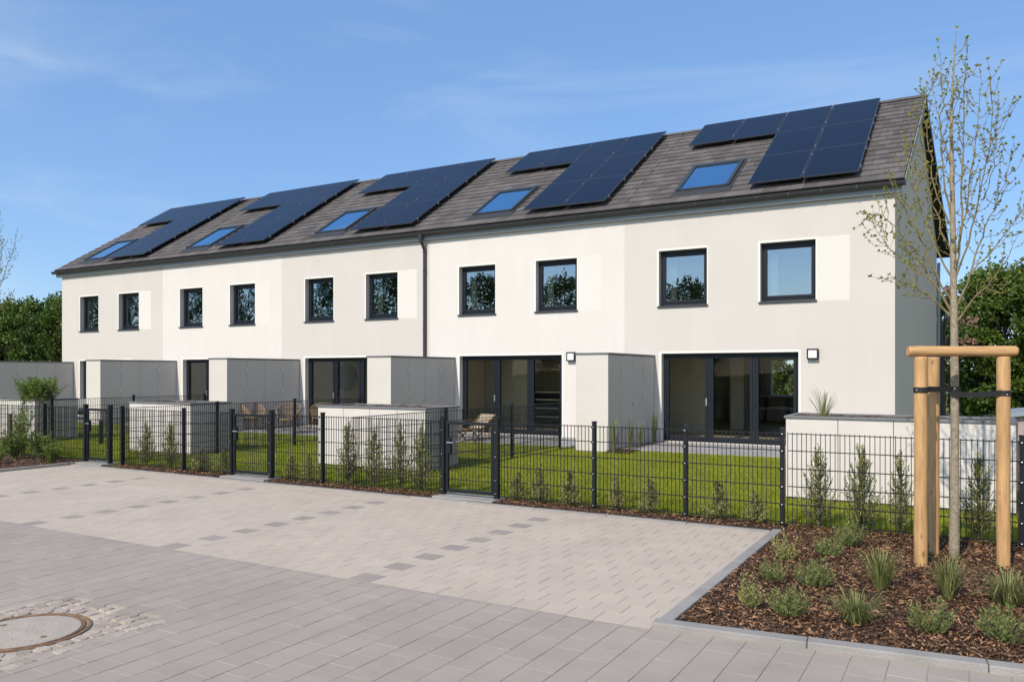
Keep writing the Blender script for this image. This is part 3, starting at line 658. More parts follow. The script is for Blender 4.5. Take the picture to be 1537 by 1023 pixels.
# ------------------------------------------------------------------ garden sheds (storage cabinets) and planters
BR = [-31.50, -25.18, -19.06, -12.95, -6.92]
BL = ['grey storage cabinet at the far left edge, beside the leafy bush', 'grey storage cabinet between the first and second terrace doors from the left',
      'grey storage cabinet behind the two rattan chairs', 'grey storage cabinet standing at the foot of the downpipe', 'grey storage cabinet with young plants along its doors, beside the widest terrace doors']
for i, xr in enumerate(BR):
    y0, y1, xl = 16.30, YW-.004, xr-.78; org = (xr-.39, 17.8, 0)
    k = empty('storage_cabinet', org, BL[i], 'storage cabinet', 'storage cabinets between the terraces')
    b = MB(org); b.box(xl, xr-.022, y0+.02, y1, .0, 2.16); b.box(xl-.002, xr-.001, y0, y0+.019, .02, 2.165); b.build('body', M['boxside'], k, bevel=.003)
    b = MB(org); b.box(xl-.02, xr+.025, y0-.025, y1, 2.166, 2.20); b.build('roof', M['coping'], k, bevel=.003)
    L = (y1-.02-y0-.02)/4
    for d in range(4):
        a = y0+.02+d*L; b = MB(org); b.box(xr-.021, xr, a+.004, a+L-.004, .04, 2.15); dd = b.build('door', M['boxdoor'], k, bevel=.002)
        b = MB(org)
        yy = a+L if d in (0, 2) else a
        if d in (0, 2):
            for z in (.45, 1.12, 1.78): b.box(xr+.001, xr+.022, yy-.035, yy+.025, z, z+.13)
            b.build('hinge', M['hinge'], dd)
        elif d == 1:
            b.tube([(xr+.001, a+L-.06, 1.02), (xr+.045, a+L-.06, 1.02)], [.012, .02], 10); b.build('knob', M['steel'], dd)
PL = [(-2.25, .48, 11.6, 12.62, 1.155, 4, 'pale panelled planter wall behind the tree stakes, grass tuft on top'),
      (-10.83, -8.30, 11.42, 12.46, 1.135, 4, 'pale panelled planter wall behind four spiky conifers, left of the nearest gate'),
      (-16.46, -14.40, 11.35, 12.42, 1.11, 4, 'pale panelled planter wall just right of the leftmost gate'),
      (-25.2, -20.68, 11.62, 12.75, 1.08, 6, 'pale panelled planter wall at the left edge with a leafy bush')]
for (x0, x1, y0, y1, h, nseg, lab) in PL:
    org = ((x0+x1)/2, (y0+y1)/2, 0); k = empty('planter', org, lab, 'planter', 'panelled planters in the gardens')
    b = MB(org); b.box(x0+.03, x1-.03, y0+.03, y1-.03, -.05, h-.06, 1)
    w_ = (x1-x0)/nseg
    for s_ in range(nseg):
        b.box(x0+s_*w_+.004, x0+(s_+1)*w_-.004, y0, y0+.026, .03, h-.035); b.box(x0+s_*w_+.004, x0+(s_+1)*w_-.004, y1-.026, y1, .03, h-.035)
    for xx in (x0, x1-.026):
        m_ = (y0+y1)/2
        b.box(xx, xx+.026, y0+.03, m_-.003, .03, h-.035); b.box(xx, xx+.026, m_+.003, y1-.03, .03, h-.035)
    b.build('body', [M['cement'], M['core']], k, bevel=.002)
    b = MB(org); frame_o = .02
    X0, X1, Y0, Y1 = x0-frame_o, x1+frame_o, y0-frame_o, y1+frame_o
    b.box(X0, X1, Y0, Y0+.09, h-.034, h); b.box(X0, X1, Y1-.09, Y1, h-.034, h); b.box(X0, X0+.09, Y0+.09, Y1-.09, h-.034, h); b.box(X1-.09, X1, Y0+.09, Y1-.09, h-.034, h)
    b.build('coping', M['coping'], k, bevel=.004)
    # soil with dry litter
    b = MB(org); nx_, ny_ = int((x1-x0)/.07), 12
    def sz(x, y): return h-.03+.045*noise.fractal(Vector((x*4, y*4, 3)), 1, 2, 3)
    for a in range(nx_):
        for c in range(ny_):
            xa, xb2 = x0+.07+(x1-x0-.14)*a/nx_, x0+.07+(x1-x0-.14)*(a+1)/nx_; ya, yb2 = y0+.07+(y1-y0-.14)*c/ny_, y0+.07+(y1-y0-.14)*(c+1)/ny_
            b.face([(xa, ya, sz(xa, ya)), (xb2, ya, sz(xb2, ya)), (xb2, yb2, sz(xb2, yb2)), (xa, yb2, sz(xa, yb2))])
    b.build('soil', M['soil'], k)
    b = MB(org); rr = random.Random(int(x0*10))
    for _ in range(int(110*(x1-x0))):
        x, y = rr.uniform(x0+.08, x1-.08), rr.uniform(y0+.08, y1-.08); z = sz(x, y)+rr.uniform(0, .02); a = rr.uniform(0, 6.28); s_ = rr.uniform(.012, .03)
        d = Vector((math.cos(a), math.sin(a), rr.uniform(-.4, .4)))*s_; e = Vector((-math.sin(a), math.cos(a), rr.uniform(-.5, .5)))*s_*.5
        c0 = Vector((x, y, z)); b.face([c0-d, c0+e, c0+d, c0-e], 0, rr.random())
    tag(b.build('litter', M['litter'], k), kind='stuff')

# ------------------------------------------------------------------ fences and gates
FY, FH = 9.33, 1.085
ROD = .0036
def rods(b, p0, p1, z0=.06, z1=FH, step=.05, levels=(.08, .28, .48, .68, .88, 1.07), pos=.011):
    p0, p1 = Vector((*p0, 0)), Vector((*p1, 0)); d = p1-p0; L = d.length; d /= L; nn = Vector((-d.y, d.x, 0)); m_ = max(1, int(round(L/step)))
    for k in range(m_+1):
        q = p0+d*(L*k/m_); q = q+d*0
        a, c = q-d*ROD, q+d*ROD; e = nn*ROD; Z0, Z1 = Vector((0, 0, z0)), Vector((0, 0, z1))
        b.hexa([a-e+Z0, c-e+Z0, c+e+Z0, a+e+Z0, a-e+Z1, c-e+Z1, c+e+Z1, a+e+Z1])
    for z in levels:
        for sg in (1, -1):
            o = nn*sg*pos*.75; e = nn*.0042; Z0, Z1 = Vector((0, 0, z-.0042)), Vector((0, 0, z+.0042))
            b.hexa([p0+o-e+Z0, p1+o-e+Z0, p1+o+e+Z0, p0+o+e+Z0, p0+o-e+Z1, p1+o-e+Z1, p1+o+e+Z1, p0+o+e+Z1])
def post(k, org, x, y, h=1.12, wx=.042, wy=.062, clips=(.08, .28, .48, .68, .88, 1.07), name='post'):
    b = MB(org); b.box(x-wx/2, x+wx/2, y-wy/2, y+wy/2, -.04, h); b.box(x-wx/2-.004, x+wx/2+.004, y-wy/2-.004, y+wy/2+.004, h+.0005, h+.018)
    for z in clips:
        b.box(x-wx/2-.012, x+wx/2+.012, y-wy/2-.012, y-wy/2-.002, z-.018, z+.006, 0); b.box(x-.007, x+.007, y-wy/2-.020, y-wy/2-.0125, z-.012, z-.0, 1)
    b.build(name, [M['fence'], M['steel']], k, bevel=.003)
def fence(pts_posts, label, ends=None, along='x'):
    xs_ = pts_posts; org = (xs_[0][0], xs_[0][1], 0)
    k = empty('fence', org, label, 'fence', 'dark wire mesh garden fences')
    for (x, y) in xs_: post(k, org, x, y)
    seq = ([ends[0]] if ends and ends[0] else [])+xs_+([ends[1]] if ends and ends[1] else [])
    for a, c in zip(seq, seq[1:]):
        b = MB(org); d = Vector((c[0]-a[0], c[1]-a[1])).normalized()*.028
        rods(b, (a[0]+d.x, a[1]+d.y), (c[0]-d.x, c[1]-d.y)); b.build('mesh_panel', M['fence'], k)
fence([(-4.15, FY), (-2.96, FY), (-1.84, FY)], 'dark wire mesh fence in front of the lawn right of the nearest gate', ((-5.55, FY), None))
fence([(.43, FY), (2.7, FY)], 'dark wire mesh fence behind the young tree and its stakes', ((-1.815, FY), (4.9, FY)))
fence([(-8.75, FY)], 'dark wire mesh fence with four spiky conifers between the second and third gates', ((-9.82, FY), (-6.51, FY)))
fence([(-13.74, FY), (-12.01, FY)], 'dark wire mesh fence between the leftmost gate and the gate by the rattan chairs', (None, (-10.83, FY)))
fence([(-18.6, FY), (-16.25, FY)], 'dark wire mesh fence left of the leftmost gate, behind weedy shrubs', ((-20.9, FY), (-14.91, FY)))
fence([(-8.20, 11.9), (-8.20, 14.28), (-8.20, 16.50)], 'dark wire mesh dividing fence right of the canvas sun chair', ((-8.2, 9.37), None))
fence([(-14.22, 11.9), (-14.22, 14.2), (-14.22, 16.6)], 'dark wire mesh dividing fence behind the rattan chair and beside the planter', ((-14.22, 9.37), None))
fence([(-20.4, 11.9), (-20.4, 14.2), (-20.4, 16.6)], 'dark wire mesh dividing fence beside the leafy bush planter', ((-20.4, 9.37), None))
GL = ['dark wire mesh gate farthest left, at the end of the paving', 'dark wire mesh gate in front of the rattan chairs', 'nearest dark wire mesh gate, in front of the canvas sun chair']
for (a, c), lab in zip(GATES, GL):
    org = ((a+c)/2, FY, 0); k = empty('garden_gate', org, lab, 'gate', 'garden gates along the paving')
    for x in (a, c): post(k, org, x, FY, 1.13, .062, .075, clips=(.12, .3, .62, .95), name='gate_post')
    b = MB(org); x0, x1 = a+.045, c-.045; frame_boxes(b, x0, x1, .085, 1.07, FY-.02, FY+.02, .042); lf = b.build('gate_leaf', M['fence'], k, bevel=.003)
    b = MB(org); rods(b, (x0+.05, FY), (x1-.05, FY), .11, 1.05, .05, (.26, .46, .66, .86)); b.build('mesh_panel', M['fence'], lf)
    b = MB(org); b.box(x0+.045, x0+.085, FY-.03, FY+.03, .62, .84); b.build('lock_case', M['fence'], lf, bevel=.003)
    b = MB(org); b.tube([(x0+.055, FY-.031, .78), (x0+.055, FY-.07, .78), (x0+.17, FY-.075, .78)], .009, 8); b.tube([(x0+.055, FY+.031, .78), (x0+.055, FY+.07, .78), (x0+.17, FY+.075, .78)], .009, 8)
    b.build('handle', M['steel'], lf)

# ------------------------------------------------------------------ plants
def ribbons(name, strips, m, parent, tints):      # strips: list of (centre pts, side vec, widths)
    V, F, T = [], [], []
    for (pts, side, wd), t in zip(strips, tints):
        s = len(V)
        for p_, w_ in zip(pts, wd): V += [tuple(p_-side*w_), tuple(p_+side*w_)]
        for k in range(len(pts)-1): F.append((s+2*k, s+2*k+1, s+2*k+3, s+2*k+2)); T.append(t)
    return np_mesh(name, np.array(V), np.array(F), m, T, parent)
def leaflets(name, C, D, L, Wd, m, parent, seed=0, tint=None, mix=None):   # diamond leaves at C along D
    r = np.random.default_rng(seed); k = len(C); C = np.asarray(C, float); D = np.asarray(D, float)
    D /= np.linalg.norm(D, axis=1)[:, None]+1e-9
    q = r.normal(size=(k, 3)); s = np.cross(D, q); s /= np.linalg.norm(s, axis=1)[:, None]+1e-9
    nrm = np.cross(D, s); L = np.broadcast_to(L, k)[:, None]; W_ = np.broadcast_to(Wd, k)[:, None]
    V = np.stack([C, C+D*L*.45+s*W_+nrm*L*.06, C+D*L, C+D*L*.45-s*W_+nrm*L*.06], 1).reshape(-1, 3)
    t = r.random(k) if tint is None else tint
    return np_mesh(name, V, np.arange(4*k).reshape(-1, 4), m if mix is None else (m, mix), t, parent)
def conifer(seed, h=1.0, rad=.20, dens=1.0, low=.0, ml='needle'):
    r = random.Random(seed); k = empty('conifer_shrub', (0, 0, 0)); b = MB(); C, D, Ls = [], [], []
    b.tube([(0, 0, -.02), (r.uniform(-.01, .01), r.uniform(-.01, .01), h*.5), (0, 0, h*.9)], [.012, .008, .002], 6)
    stems = []
    for s_ in range(int(115*dens)):
        f = r.random()**1.5; z0 = h*(.02+.76*f); a = r.uniform(0, 6.283); L = (h*.34*(1-.55*f))*r.uniform(.6, 1.25)
        out = rad*(1.05-.85*f)*r.uniform(.55, 1.25)
        p0 = Vector((0, 0, z0)); p1 = p0+Vector((math.cos(a)*out*.6, math.sin(a)*out*.6, L*.35)); p2 = p0+Vector((math.cos(a)*out, math.sin(a)*out, L))
        b.tube([p0, p1, p2], [.0035, .0025, .001], 4, caps=False); stems.append((p0, p1, p2))
        m_ = int(r.uniform(13, 20))
        for j in range(m_):
            t = .12+.88*j/m_; q = p0.lerp(p1, t*2) if t < .5 else p1.lerp(p2, t*2-1); d = (p2-p0).normalized()
            aa = r.uniform(0, 6.283); sd_ = Vector((math.cos(aa), math.sin(aa), r.uniform(-.2, .6)))
            C.append(q); D.append(d*.8+sd_*.75); Ls.append(r.uniform(.022, .05)*(1-.25*t)*(h**.3))
    for j in range(26):
        a = r.uniform(0, 6.283); t = r.uniform(.6, 1); C.append(Vector((0, 0, h*.93*t))); D.append(Vector((math.cos(a)*.5, math.sin(a)*.5, 1))); Ls.append(.045)
    b.build('stem', M['stem'], k); leaflets('foliage', C, D, np.array(Ls), np.array(Ls)*.20, M[ml], k, seed); return k
def bushy(seed, h=.36, rad=.2, ml='needle2', n_=70):     # rosemary-like tuft: many upright twigs with needles
    r = random.Random(seed); k = empty('bed_shrub', (0, 0, 0)); b = MB(); C, D, Ls = [], [], []
    for s_ in range(n_):
        a = r.uniform(0, 6.283); o = rad*math.sqrt(r.random()); L = h*r.uniform(.45, 1.05)*(1-.35*(o/rad)**2)
        p0 = Vector((math.cos(a)*o*.3, math.sin(a)*o*.3, -.01)); p2 = Vector((math.cos(a)*o*1.15, math.sin(a)*o*1.15, L)); p1 = p0.lerp(p2, .5)+Vector((math.cos(a), math.sin(a), 0))*o*.18
        b.tube([p0, p1, p2], [.003, .002, .001], 4, caps=False)
        for j in range(16):
            t = .15+.85*j/16; q = p0.lerp(p1, t*2) if t < .5 else p1.lerp(p2, t*2-1); aa = r.uniform(0, 6.283)
            C.append(q); D.append((p2-p0).normalized()*.9+Vector((math.cos(aa), math.sin(aa), .1))*.8); Ls.append(r.uniform(.03, .062))
    b.build('stem', M['stem'], k); leaflets('foliage', C, D, np.array(Ls), np.array(Ls)*.13, M[ml], k, seed); return k
def grassy(seed, h=.42, rad=.2, n_=170, wd=.0042, ml='blade', droop=.5):
    r = random.Random(seed); k = empty('grass_tuft', (0, 0, 0)); st, tt = [], []
    for s_ in range(n_):
        a = r.uniform(0, 6.283); o = rad*r.random()**.7; L = h*r.uniform(.45, 1.1); d = Vector((math.cos(a), math.sin(a), 0)); side = Vector((-math.sin(a+r.uniform(-.8, .8)), math.cos(a), 0)).normalized()
        p0 = d*o*.22; dr = droop*r.random()
        pts = [p0+Vector((0, 0, -.02)), p0+d*o*.35+Vector((0, 0, L*.45)), p0+d*o*.8+Vector((0, 0, L*(.85-dr*.25))), p0+d*o*1.35+Vector((0, 0, L*(1-dr)))]
        st.append((pts, side, [wd*.7, wd, wd*.8, wd*.1])); tt.append(r.random())
    ribbons('foliage', st, M[ml], k, tt); return k
def place(o, x, y, z, label, cat, group, rz=None, sc=1.0):
    o.location = (x, y, z); o.rotation_euler = (0, 0, random.uniform(0, 6.28) if rz is None else rz); o.scale = (sc, sc, sc*random.uniform(.95, 1.05)); tag(o, label, cat, group); return o
used = set()
def dup(o):
    if o.name not in used: used.add(o.name); return o
    return copy_tree(o)
con = [conifer(1, 1.0, .22), conifer(2, 1.0, .22, 1.25), conifer(3, 1.0, .19, .9), conifer(4, 1.0, .2, 1.1)]
small = [conifer(11, .42, .15, .8, ml='needle3'), conifer(12, .40, .14, .7, ml='needle3'), conifer(13, .45, .13, .65, ml='needle3')]
CG, SG = 'spiky conifers along the fence', 'small shrubs in the mulch strip along the fence'
CON = [(-1.49, 9.52, .98, 0, 'spiky conifer nearest the corner of the light paving, first right of the fence post'), (-1.05, 9.54, 1.02, 1, 'fullest spiky conifer, second along the fence right of the paving corner'),
       (-.66, 9.56, .95, 2, 'slim spiky conifer just left of the tree stakes'), (.07, 9.56, 1.0, 3, 'spiky conifer between the young tree and the right stake'),
       (-8.39, 9.50, 1.02, 3, 'leftmost of four spiky conifers in front of the planter left of the nearest gate'), (-7.86, 9.49, 1.0, 0, 'second of four spiky conifers left of the nearest gate'),
       (-7.38, 9.49, 1.04, 2, 'third of four spiky conifers left of the nearest gate'), (-6.98, 9.5, .98, 1, 'spiky conifer closest to the left post of the nearest gate'),
       (-13.30, 9.52, .92, 0, 'left spiky conifer in front of the planter right of the leftmost gate'), (-12.62, 9.52, .90, 3, 'right spiky conifer in front of the planter right of the leftmost gate')]
for x, y, s_, v, lab in CON: place(dup(con[v]), x, y, .02, lab, 'shrub', CG, sc=s_)
SM = [(-2.58, 9.38, 1.05, 'small upright shrub left of the last fence post before the mulch bed'), (-2.15, 9.36, .95, 'small upright shrub beside the last fence post before the mulch bed'),
      (-3.87, 9.40, .9, 'small upright shrub just right of the second fence post after the nearest gate'), (-3.43, 9.40, 1.0, 'small upright shrub left of the middle fence post of the lawn fence'),
      (-4.53, 9.40, 1.05, 'small upright shrub left of the first fence post after the nearest gate'), (-4.98, 9.42, 1.1, 'small upright shrub midway between the nearest gate and the next post'),
      (-5.32, 9.42, .85, 'smallest upright shrub directly right of the nearest gate'), (-9.5, 9.42, .95, 'small shrub just right of the gate by the rattan chairs'), (-9.12, 9.42, .9, 'small shrub left of the fence post before the four conifers'),
      (-11.1, 9.42, .9, 'small shrub left of the gate by the rattan chairs'), (-11.65, 9.42, 1.1, 'small shrub right of the fence post by the planter near the left gate')]
for j, (x, y, s_, lab) in enumerate(SM): place(dup(small[j % 3]), x, y, .01, lab, 'shrub', SG, sc=s_*1.14)
bs = [bushy(21, .43, .18, 'needle2', 44), bushy(22, .46, .15, 'needle3', 36), bushy(23, .42, .20, 'needle2', 52)]
gs = [grassy(31, .46, .20, 200, .0040, droop=.4), grassy(32, .36, .25, 190, .0058, droop=.6), grassy(33, .46, .19, 190, .0042, droop=.4)]
BG = 'low shrubs planted in the mulch bed'
BED = [(-1.42, 6.85, .85, bs, 0, 'small bushy shrub beside the kerb, third up from the bed corner'), (-1.49, 7.63, .95, bs, 1, 'small bushy shrub beside the kerb, farthest up from the bed corner'), (-1.11, 6.83, 1.0, bs, 2, 'rounded bushy shrub in the middle left of the mulch bed'),
       (-1.16, 8.0, .95, bs, 0, 'bushy shrub in front of the fullest spiky conifer'), (-1.05, 8.6, 1.05, bs, 2, 'bushy shrub tucked against the fullest spiky conifer by the fence'),
       (-.63, 7.01, 1.05, gs, 0, 'tall grassy tuft left of the left stake base'), (-1.42, 5.98, .9, bs, 1, 'bushy shrub nearest the front left corner of the mulch bed'), (-1.13, 5.92, .95, bs, 2, 'bushy shrub second from the front left corner of the mulch bed'),
       (-.69, 5.97, .95, gs, 1, 'low star-shaped tuft at the middle front of the mulch bed'), (-.15, 7.0, 1.0, gs, 2, 'grassy tuft in front of the young tree trunk'), (-.23, 6.02, 1.0, bs, 0, 'bushy shrub at the front of the bed below the young tree'),
       (.24, 6.98, 1.1, gs, 1, 'grassy tuft at the foot of the right stake'), (.19, 6.03, 1.05, bs, 2, 'bushy shrub at the right edge near the front kerb')]
for x, y, s_, lst, v, lab in BED: place(dup(lst[v]), x, y, .012, lab, 'shrub', BG, sc=s_*(.72 if lst is bs else .76))
# plants along the last cabinet, on planters, in the left bed
cp = [grassy(41, .75, .12, 60, .006, 'blade', .25), grassy(42, .85, .11, 55, .006, 'blade', .2)]
for j, (x, y, s_, lab) in enumerate(((-6.72, 16.15, 1.05, 'grassy plant at the front corner of the cabinet by the widest doors'), (-6.72, 17.1, .85, 'second grassy plant along the cabinet doors'), (-6.72, 17.75, .85, 'third grassy plant along the cabinet doors'), (-6.72, 18.7, .95, 'grassy plant next to the house wall at the cabinet'))):
    place(dup(cp[j % 2]), x, y, .03, lab, 'plant', 'grassy plants along the cabinet', sc=s_)
place(grassy(51, .42, .24, 62, .0036, 'blade', .2), -1.82, 12.05, 1.12, 'wispy grass tuft growing on the planter by the widest doors', 'plant', None)
def leafy(seed, h, rad, n_, leaf, ml, name='leafy_bush', hang=0, sp=.06):
    r = random.Random(seed); k = empty(name, (0, 0, 0)); b = MB(); C, D, Ls = [], [], []
    for s_ in range(n_):
        a = r.uniform(0, 6.283); o = rad*r.uniform(.2, 1.1); L = h*r.uniform(.5, 1.1)
        p0 = Vector((r.uniform(-sp, sp), r.uniform(-sp, sp), -.02)); q_ = p0*(1 if sp > .1 else 0); p1 = q_+Vector((math.cos(a)*o*.45, math.sin(a)*o*.45, L*.6)); p2 = q_+Vector((math.cos(a)*o, math.sin(a)*o, L))
        if hang and r.random() < .2: p1 = Vector((math.cos(a)*rad*.9, math.sin(a)*rad*.9, h*.18)); p2 = Vector((math.cos(a)*rad*1.15, math.sin(a)*rad*1.15, -hang*r.random()))
        b.tube([p0, p1, p2], [.006, .004, .0015], 5, caps=False)
        for j in range(22):
            t = .2+.8*j/22; q = p0.lerp(p1, t*2) if t < .5 else p1.lerp(p2, t*2-1); aa = r.uniform(0, 6.283)
            C.append(q+Vector((r.gauss(0, .012), r.gauss(0, .012), r.gauss(0, .012)))); D.append((p2-p0).normalized()*.6+Vector((math.cos(aa), math.sin(aa), r.uniform(-.4, .5)))); Ls.append(leaf*r.uniform(.6, 1.2))
    b.build('stem', M['stem'], k); leaflets('foliage', C, D, np.array(Ls), np.array(Ls)*.2, M[ml], k, seed); return k
place(leafy(61, .56, .34, 190, .075, 'leaf_spring', hang=.8, sp=.30), -20.95, 11.85, 1.06, 'bright green bush spilling over the leftmost planter', 'bush', None, rz=.3)
lb = [leafy(62, .95, .30, 34, .06, 'leaf_spring', 'weedy_shrub'), leafy(63, .5, .30, 40, .06, 'leaf_hedge', 'weedy_shrub'), leafy(64, .42, .26, 36, .06, 'leaf_spring', 'weedy_shrub')]
LB = [(-16.75, 9.15, 1.05, 0, 'tall thin weedy shrub at the left edge beside the dark stake'), (-16.45, 8.85, 1.0, 1, 'dark low shrub behind the left kerb at the foot of the stake'), (-15.72, 8.95, 1.05, 1, 'dark green shrub in the left bed by the first fence post'),
      (-15.2, 8.85, .95, 2, 'light green shrub in the left bed nearest the leftmost gate'), (-16.0, 8.3, .7, 2, 'low fern-like plant at the left kerb edge'), (-15.9, 9.25, 1.1, 2, 'light green weeds against the fence left of the leftmost gate'), (-17.2, 9.3, .9, 0, 'tall weedy shrub at the very left edge of the photo')]
for x, y, s_, v, lab in LB: place(dup(lb[v]), x, y, .03, lab, 'shrub', 'weedy shrubs in the left bed', sc=s_)
k = empty('support_stake', (-16.86, 8.98, 0), 'dark wooden stake among the shrubs at the left edge', 'stake')
b = MB((-16.86, 8.98, 0)); b.tube([(-16.86, 8.98, -.05), (-16.86, 8.98, .93)], [.04, .038], 9); b.build('pole', M['bark_dark'], k)
k = empty('bollard_light', (-18.56, 12.03, 0), 'small dark bollard light standing on the lawn behind the leftmost gate', 'bollard')
b = MB((-18.56, 12.03, 0)); b.tube([(-18.56, 12.03, -.03), (-18.56, 12.03, .5)], .05, 14); b.build('pole', M['anthracite'], k)
b = MB((-18.56, 12.03, 0)); b.tube([(-18.56, 12.03, .505), (-18.56, 12.03, .58)], [.052, .05], 14); b.build('lamp_head', M['black'], k)

# ------------------------------------------------------------------ garden furniture
def rattan_chair():
    k = empty('rattan_chair', (0, 0, 0)); b = MB()          # faces +x; bucket shell woven, splayed legs
    nr, nk = 15, 28
    def shell(u, v):      # u along the horseshoe 0..1, v from seat rim up
        a = R(-128+256*u)+math.pi; side = abs(2*u-1); hh = .42*(1-side**2.4)+.13*(side**2.4)
        rx, ry = .27+.055*v, .29+.05*v
        return Vector((math.cos(a)*rx+.02, math.sin(a)*ry, .40+hh*v))
    for i_ in range(nk+1): b.tube([shell(i_/nk, v/5) for v in range(6)], .0058, 4, caps=False)
    for j in range(11): b.tube([shell(u/24, (j+.5)/11) for u in range(25)], .0062, 4, caps=False)
    b.build('backrest', M['rattan'], k)
    b = MB(); b.tube([shell(u/28, 1.0) for u in range(29)], .018, 8); b.build('rim', M['rattan'], k)
    b = MB(); n_ = 24
    pts = [(math.cos(6.283*q/n_)*.29+.03, math.sin(6.283*q/n_)*.29) for q in range(n_)]
    for z0, z1 in ((.37, .42),):
        s_ = len(b.v); b.v += [(x, y, z0) for x, y in pts]+[(x, y, z1) for x, y in pts]
        for q in range(n_): b.f.append((s_+q, s_+(q+1) % n_, s_+n_+(q+1) % n_, s_+n_+q)); b.m.append(0); b.t.append(.5)
        b.f.append(tuple(s_+n_+q for q in range(n_))); b.m.append(0); b.t.append(.5); b.f.append(tuple(s_+q for q in reversed(range(n_)))); b.m.append(0); b.t.append(.5)
    b.build('seat', M['rattan'], k)
    for sx, sy in ((1, 1), (1, -1), (-1, 1), (-1, -1)):
        b = MB(); b.tube([(.20*sx+.03, .18*sy, .39), (.22*sx+.03, .20*sy, .2), (.30*sx+.02, .26*sy, 0)], [.017, .016, .014], 8); b.tube([(.24*sx+.03, .21*sy, .15), (.02, .05*sy, .36)], .009, 6); b.build('leg', M['teak'], k)
    return k
ch = rattan_chair(); CGp = 'rattan armchairs on the terrace'
def chair(o, x, y, z, rz, lab): o.location = (x, y, z); o.rotation_euler = (0, 0, rz); tag(o, lab, 'chair', CGp)
p = at(434, 655, 16.75); chair(ch, p.x, 16.75, .038, R(-62), 'rattan armchair with broad woven back, right of the middle gate post')
p = at(380, 652, 17.1); chair(copy_tree(ch), p.x, 17.1, .038, R(-5), 'rattan armchair seen from the side behind the middle gate')
p = at(494, 655, 18.2); chair(copy_tree(ch), p.x, 17.9, .038, R(160), 'rattan armchair half hidden behind the planter by the round lamp')
p = at(407, 652, 17.0); k = empty('side_table', (p.x, 17.05, .038), 'small black side table between the rattan armchairs', 'table')
b = MB((p.x, 17.05, .038)); b.tube([(p.x, 17.05, .50), (p.x, 17.05, .53)], .22, 24); b.build('tabletop', M['black'], k)
for q in range(3):
    a = q*2.094+.4; b = MB((p.x, 17.05, .038)); b.tube([(p.x+.17*math.cos(a), 17.05+.17*math.sin(a), .50), (p.x+.2*math.cos(a), 17.05+.2*math.sin(a), .038)], .011, 6); b.build('leg', M['black'], k)
# canvas sun chair
p = at(712, 662, 17.3); SX, SY = p.x, 17.3
k = empty('sun_chair', (0, 0, 0), 'folding canvas sun chair with wooden frame on the terrace behind the nearest gate', 'chair')
b = MB(); 
for y in (-.29, .29): b.bar((-.62, y, .36), (.15, y, .30), .03, .045); b.bar((.05, y, .32), (.62, y, .74), .03, .045)
for x, z in ((-.6, .358), (.60, .725)): b.bar((x, -.28, z), (x, .28, z), .03, .03)
b.build('frame', M['teak'], k)
b = MB(); N_ = 12
for q in range(N_):
    t0, t1 = q/N_, (q+1)/N_; f = lambda t: (-.58+.66*t, .375-.05*t-.06*math.sin(math.pi*t))
    b.face([(f(t0)[0], -.265, f(t0)[1]), (f(t1)[0], -.265, f(t1)[1]), (f(t1)[0], .265, f(t1)[1]), (f(t0)[0], .265, f(t0)[1])])
b.build('seat', M['canvas'], k)
b = MB()
for q in range(N_):
    t0, t1 = q/N_, (q+1)/N_; f = lambda t: (.09+.50*t, .345+.40*t-.04*math.sin(math.pi*t))
    b.face([(f(t0)[0], -.265, f(t0)[1]), (f(t1)[0], -.265, f(t1)[1]), (f(t1)[0], .265, f(t1)[1]), (f(t0)[0], .265, f(t0)[1])])
b.build('backrest', M['canvas'], k)
for y in (-.32, .32):
    for a, c in (((-.45, .35), (-.05, 0)), ((.12, .33), (-.35, 0)), ((.42, .58), (.25, 0))):
        b = MB(); b.bar((a[0], y, a[1]), (c[0], y, c[1]), .025, .035); b.build('leg', M['teak'], k)
    b = MB(); b.bar((-.4, y, .56), (.42, y, .6), .05, .022); b.bar((-.36, y, .35), (-.36, y, .56), .025, .025); b.build('armrest', M['teak'], k)
k.location = (SX, SY, .038); k.rotation_euler = (0, 0, R(78)); k.scale = (.86, .86, .86)
# grey sofa on the leftmost terrace
p = at(98, 640, 17.6); k = empty('garden_sofa', (p.x, 17.6, .038), 'low dark grey garden sofa on the leftmost terrace', 'sofa')
o_ = (p.x, 17.6, .038)
b = MB(o_); b.box(p.x-.75, p.x+.75, 17.3, 18.0, .22, .30); b.build('frame', M['black'], k)
b = MB(o_); b.box(p.x-.7, p.x+.7, 17.3, 17.98, .302, .44); b.build('seat', M['cushion'], k, bevel=.03)
b = MB(o_); b.box(p.x-.72, p.x+.72, 18.0, 18.14, .3, .78); b.build('backrest', M['cushion'], k, bevel=.03)
for sx in (-.7, .7):
    for y in (17.35, 17.95):
        b = MB(o_); b.box(p.x+sx-.03, p.x+sx+.03, y-.03, y+.03, .038, .22); b.build('leg', M['black'], k)
# little shed at the right edge
k = empty('garden_shed', (1.9, 14.6, 0), 'low rose rendered garden shed behind the planter at the right edge', 'shed')
b = MB((1.9, 14.6, 0)); b.box(.60, 3.1, 14.0, 15.4, -.02, 1.10); b.build('wall', M['shed_wall'], k)
b = MB((1.9, 14.6, 0)); b.hexa([(.50, 13.9, 1.10), (3.2, 13.9, 1.42), (3.2, 15.5, 1.42), (.50, 15.5, 1.10), (.50, 13.9, 1.16), (3.2, 13.9, 1.48), (3.2, 15.5, 1.48), (.50, 15.5, 1.16)]); b.build('roof', M['verge'], k)

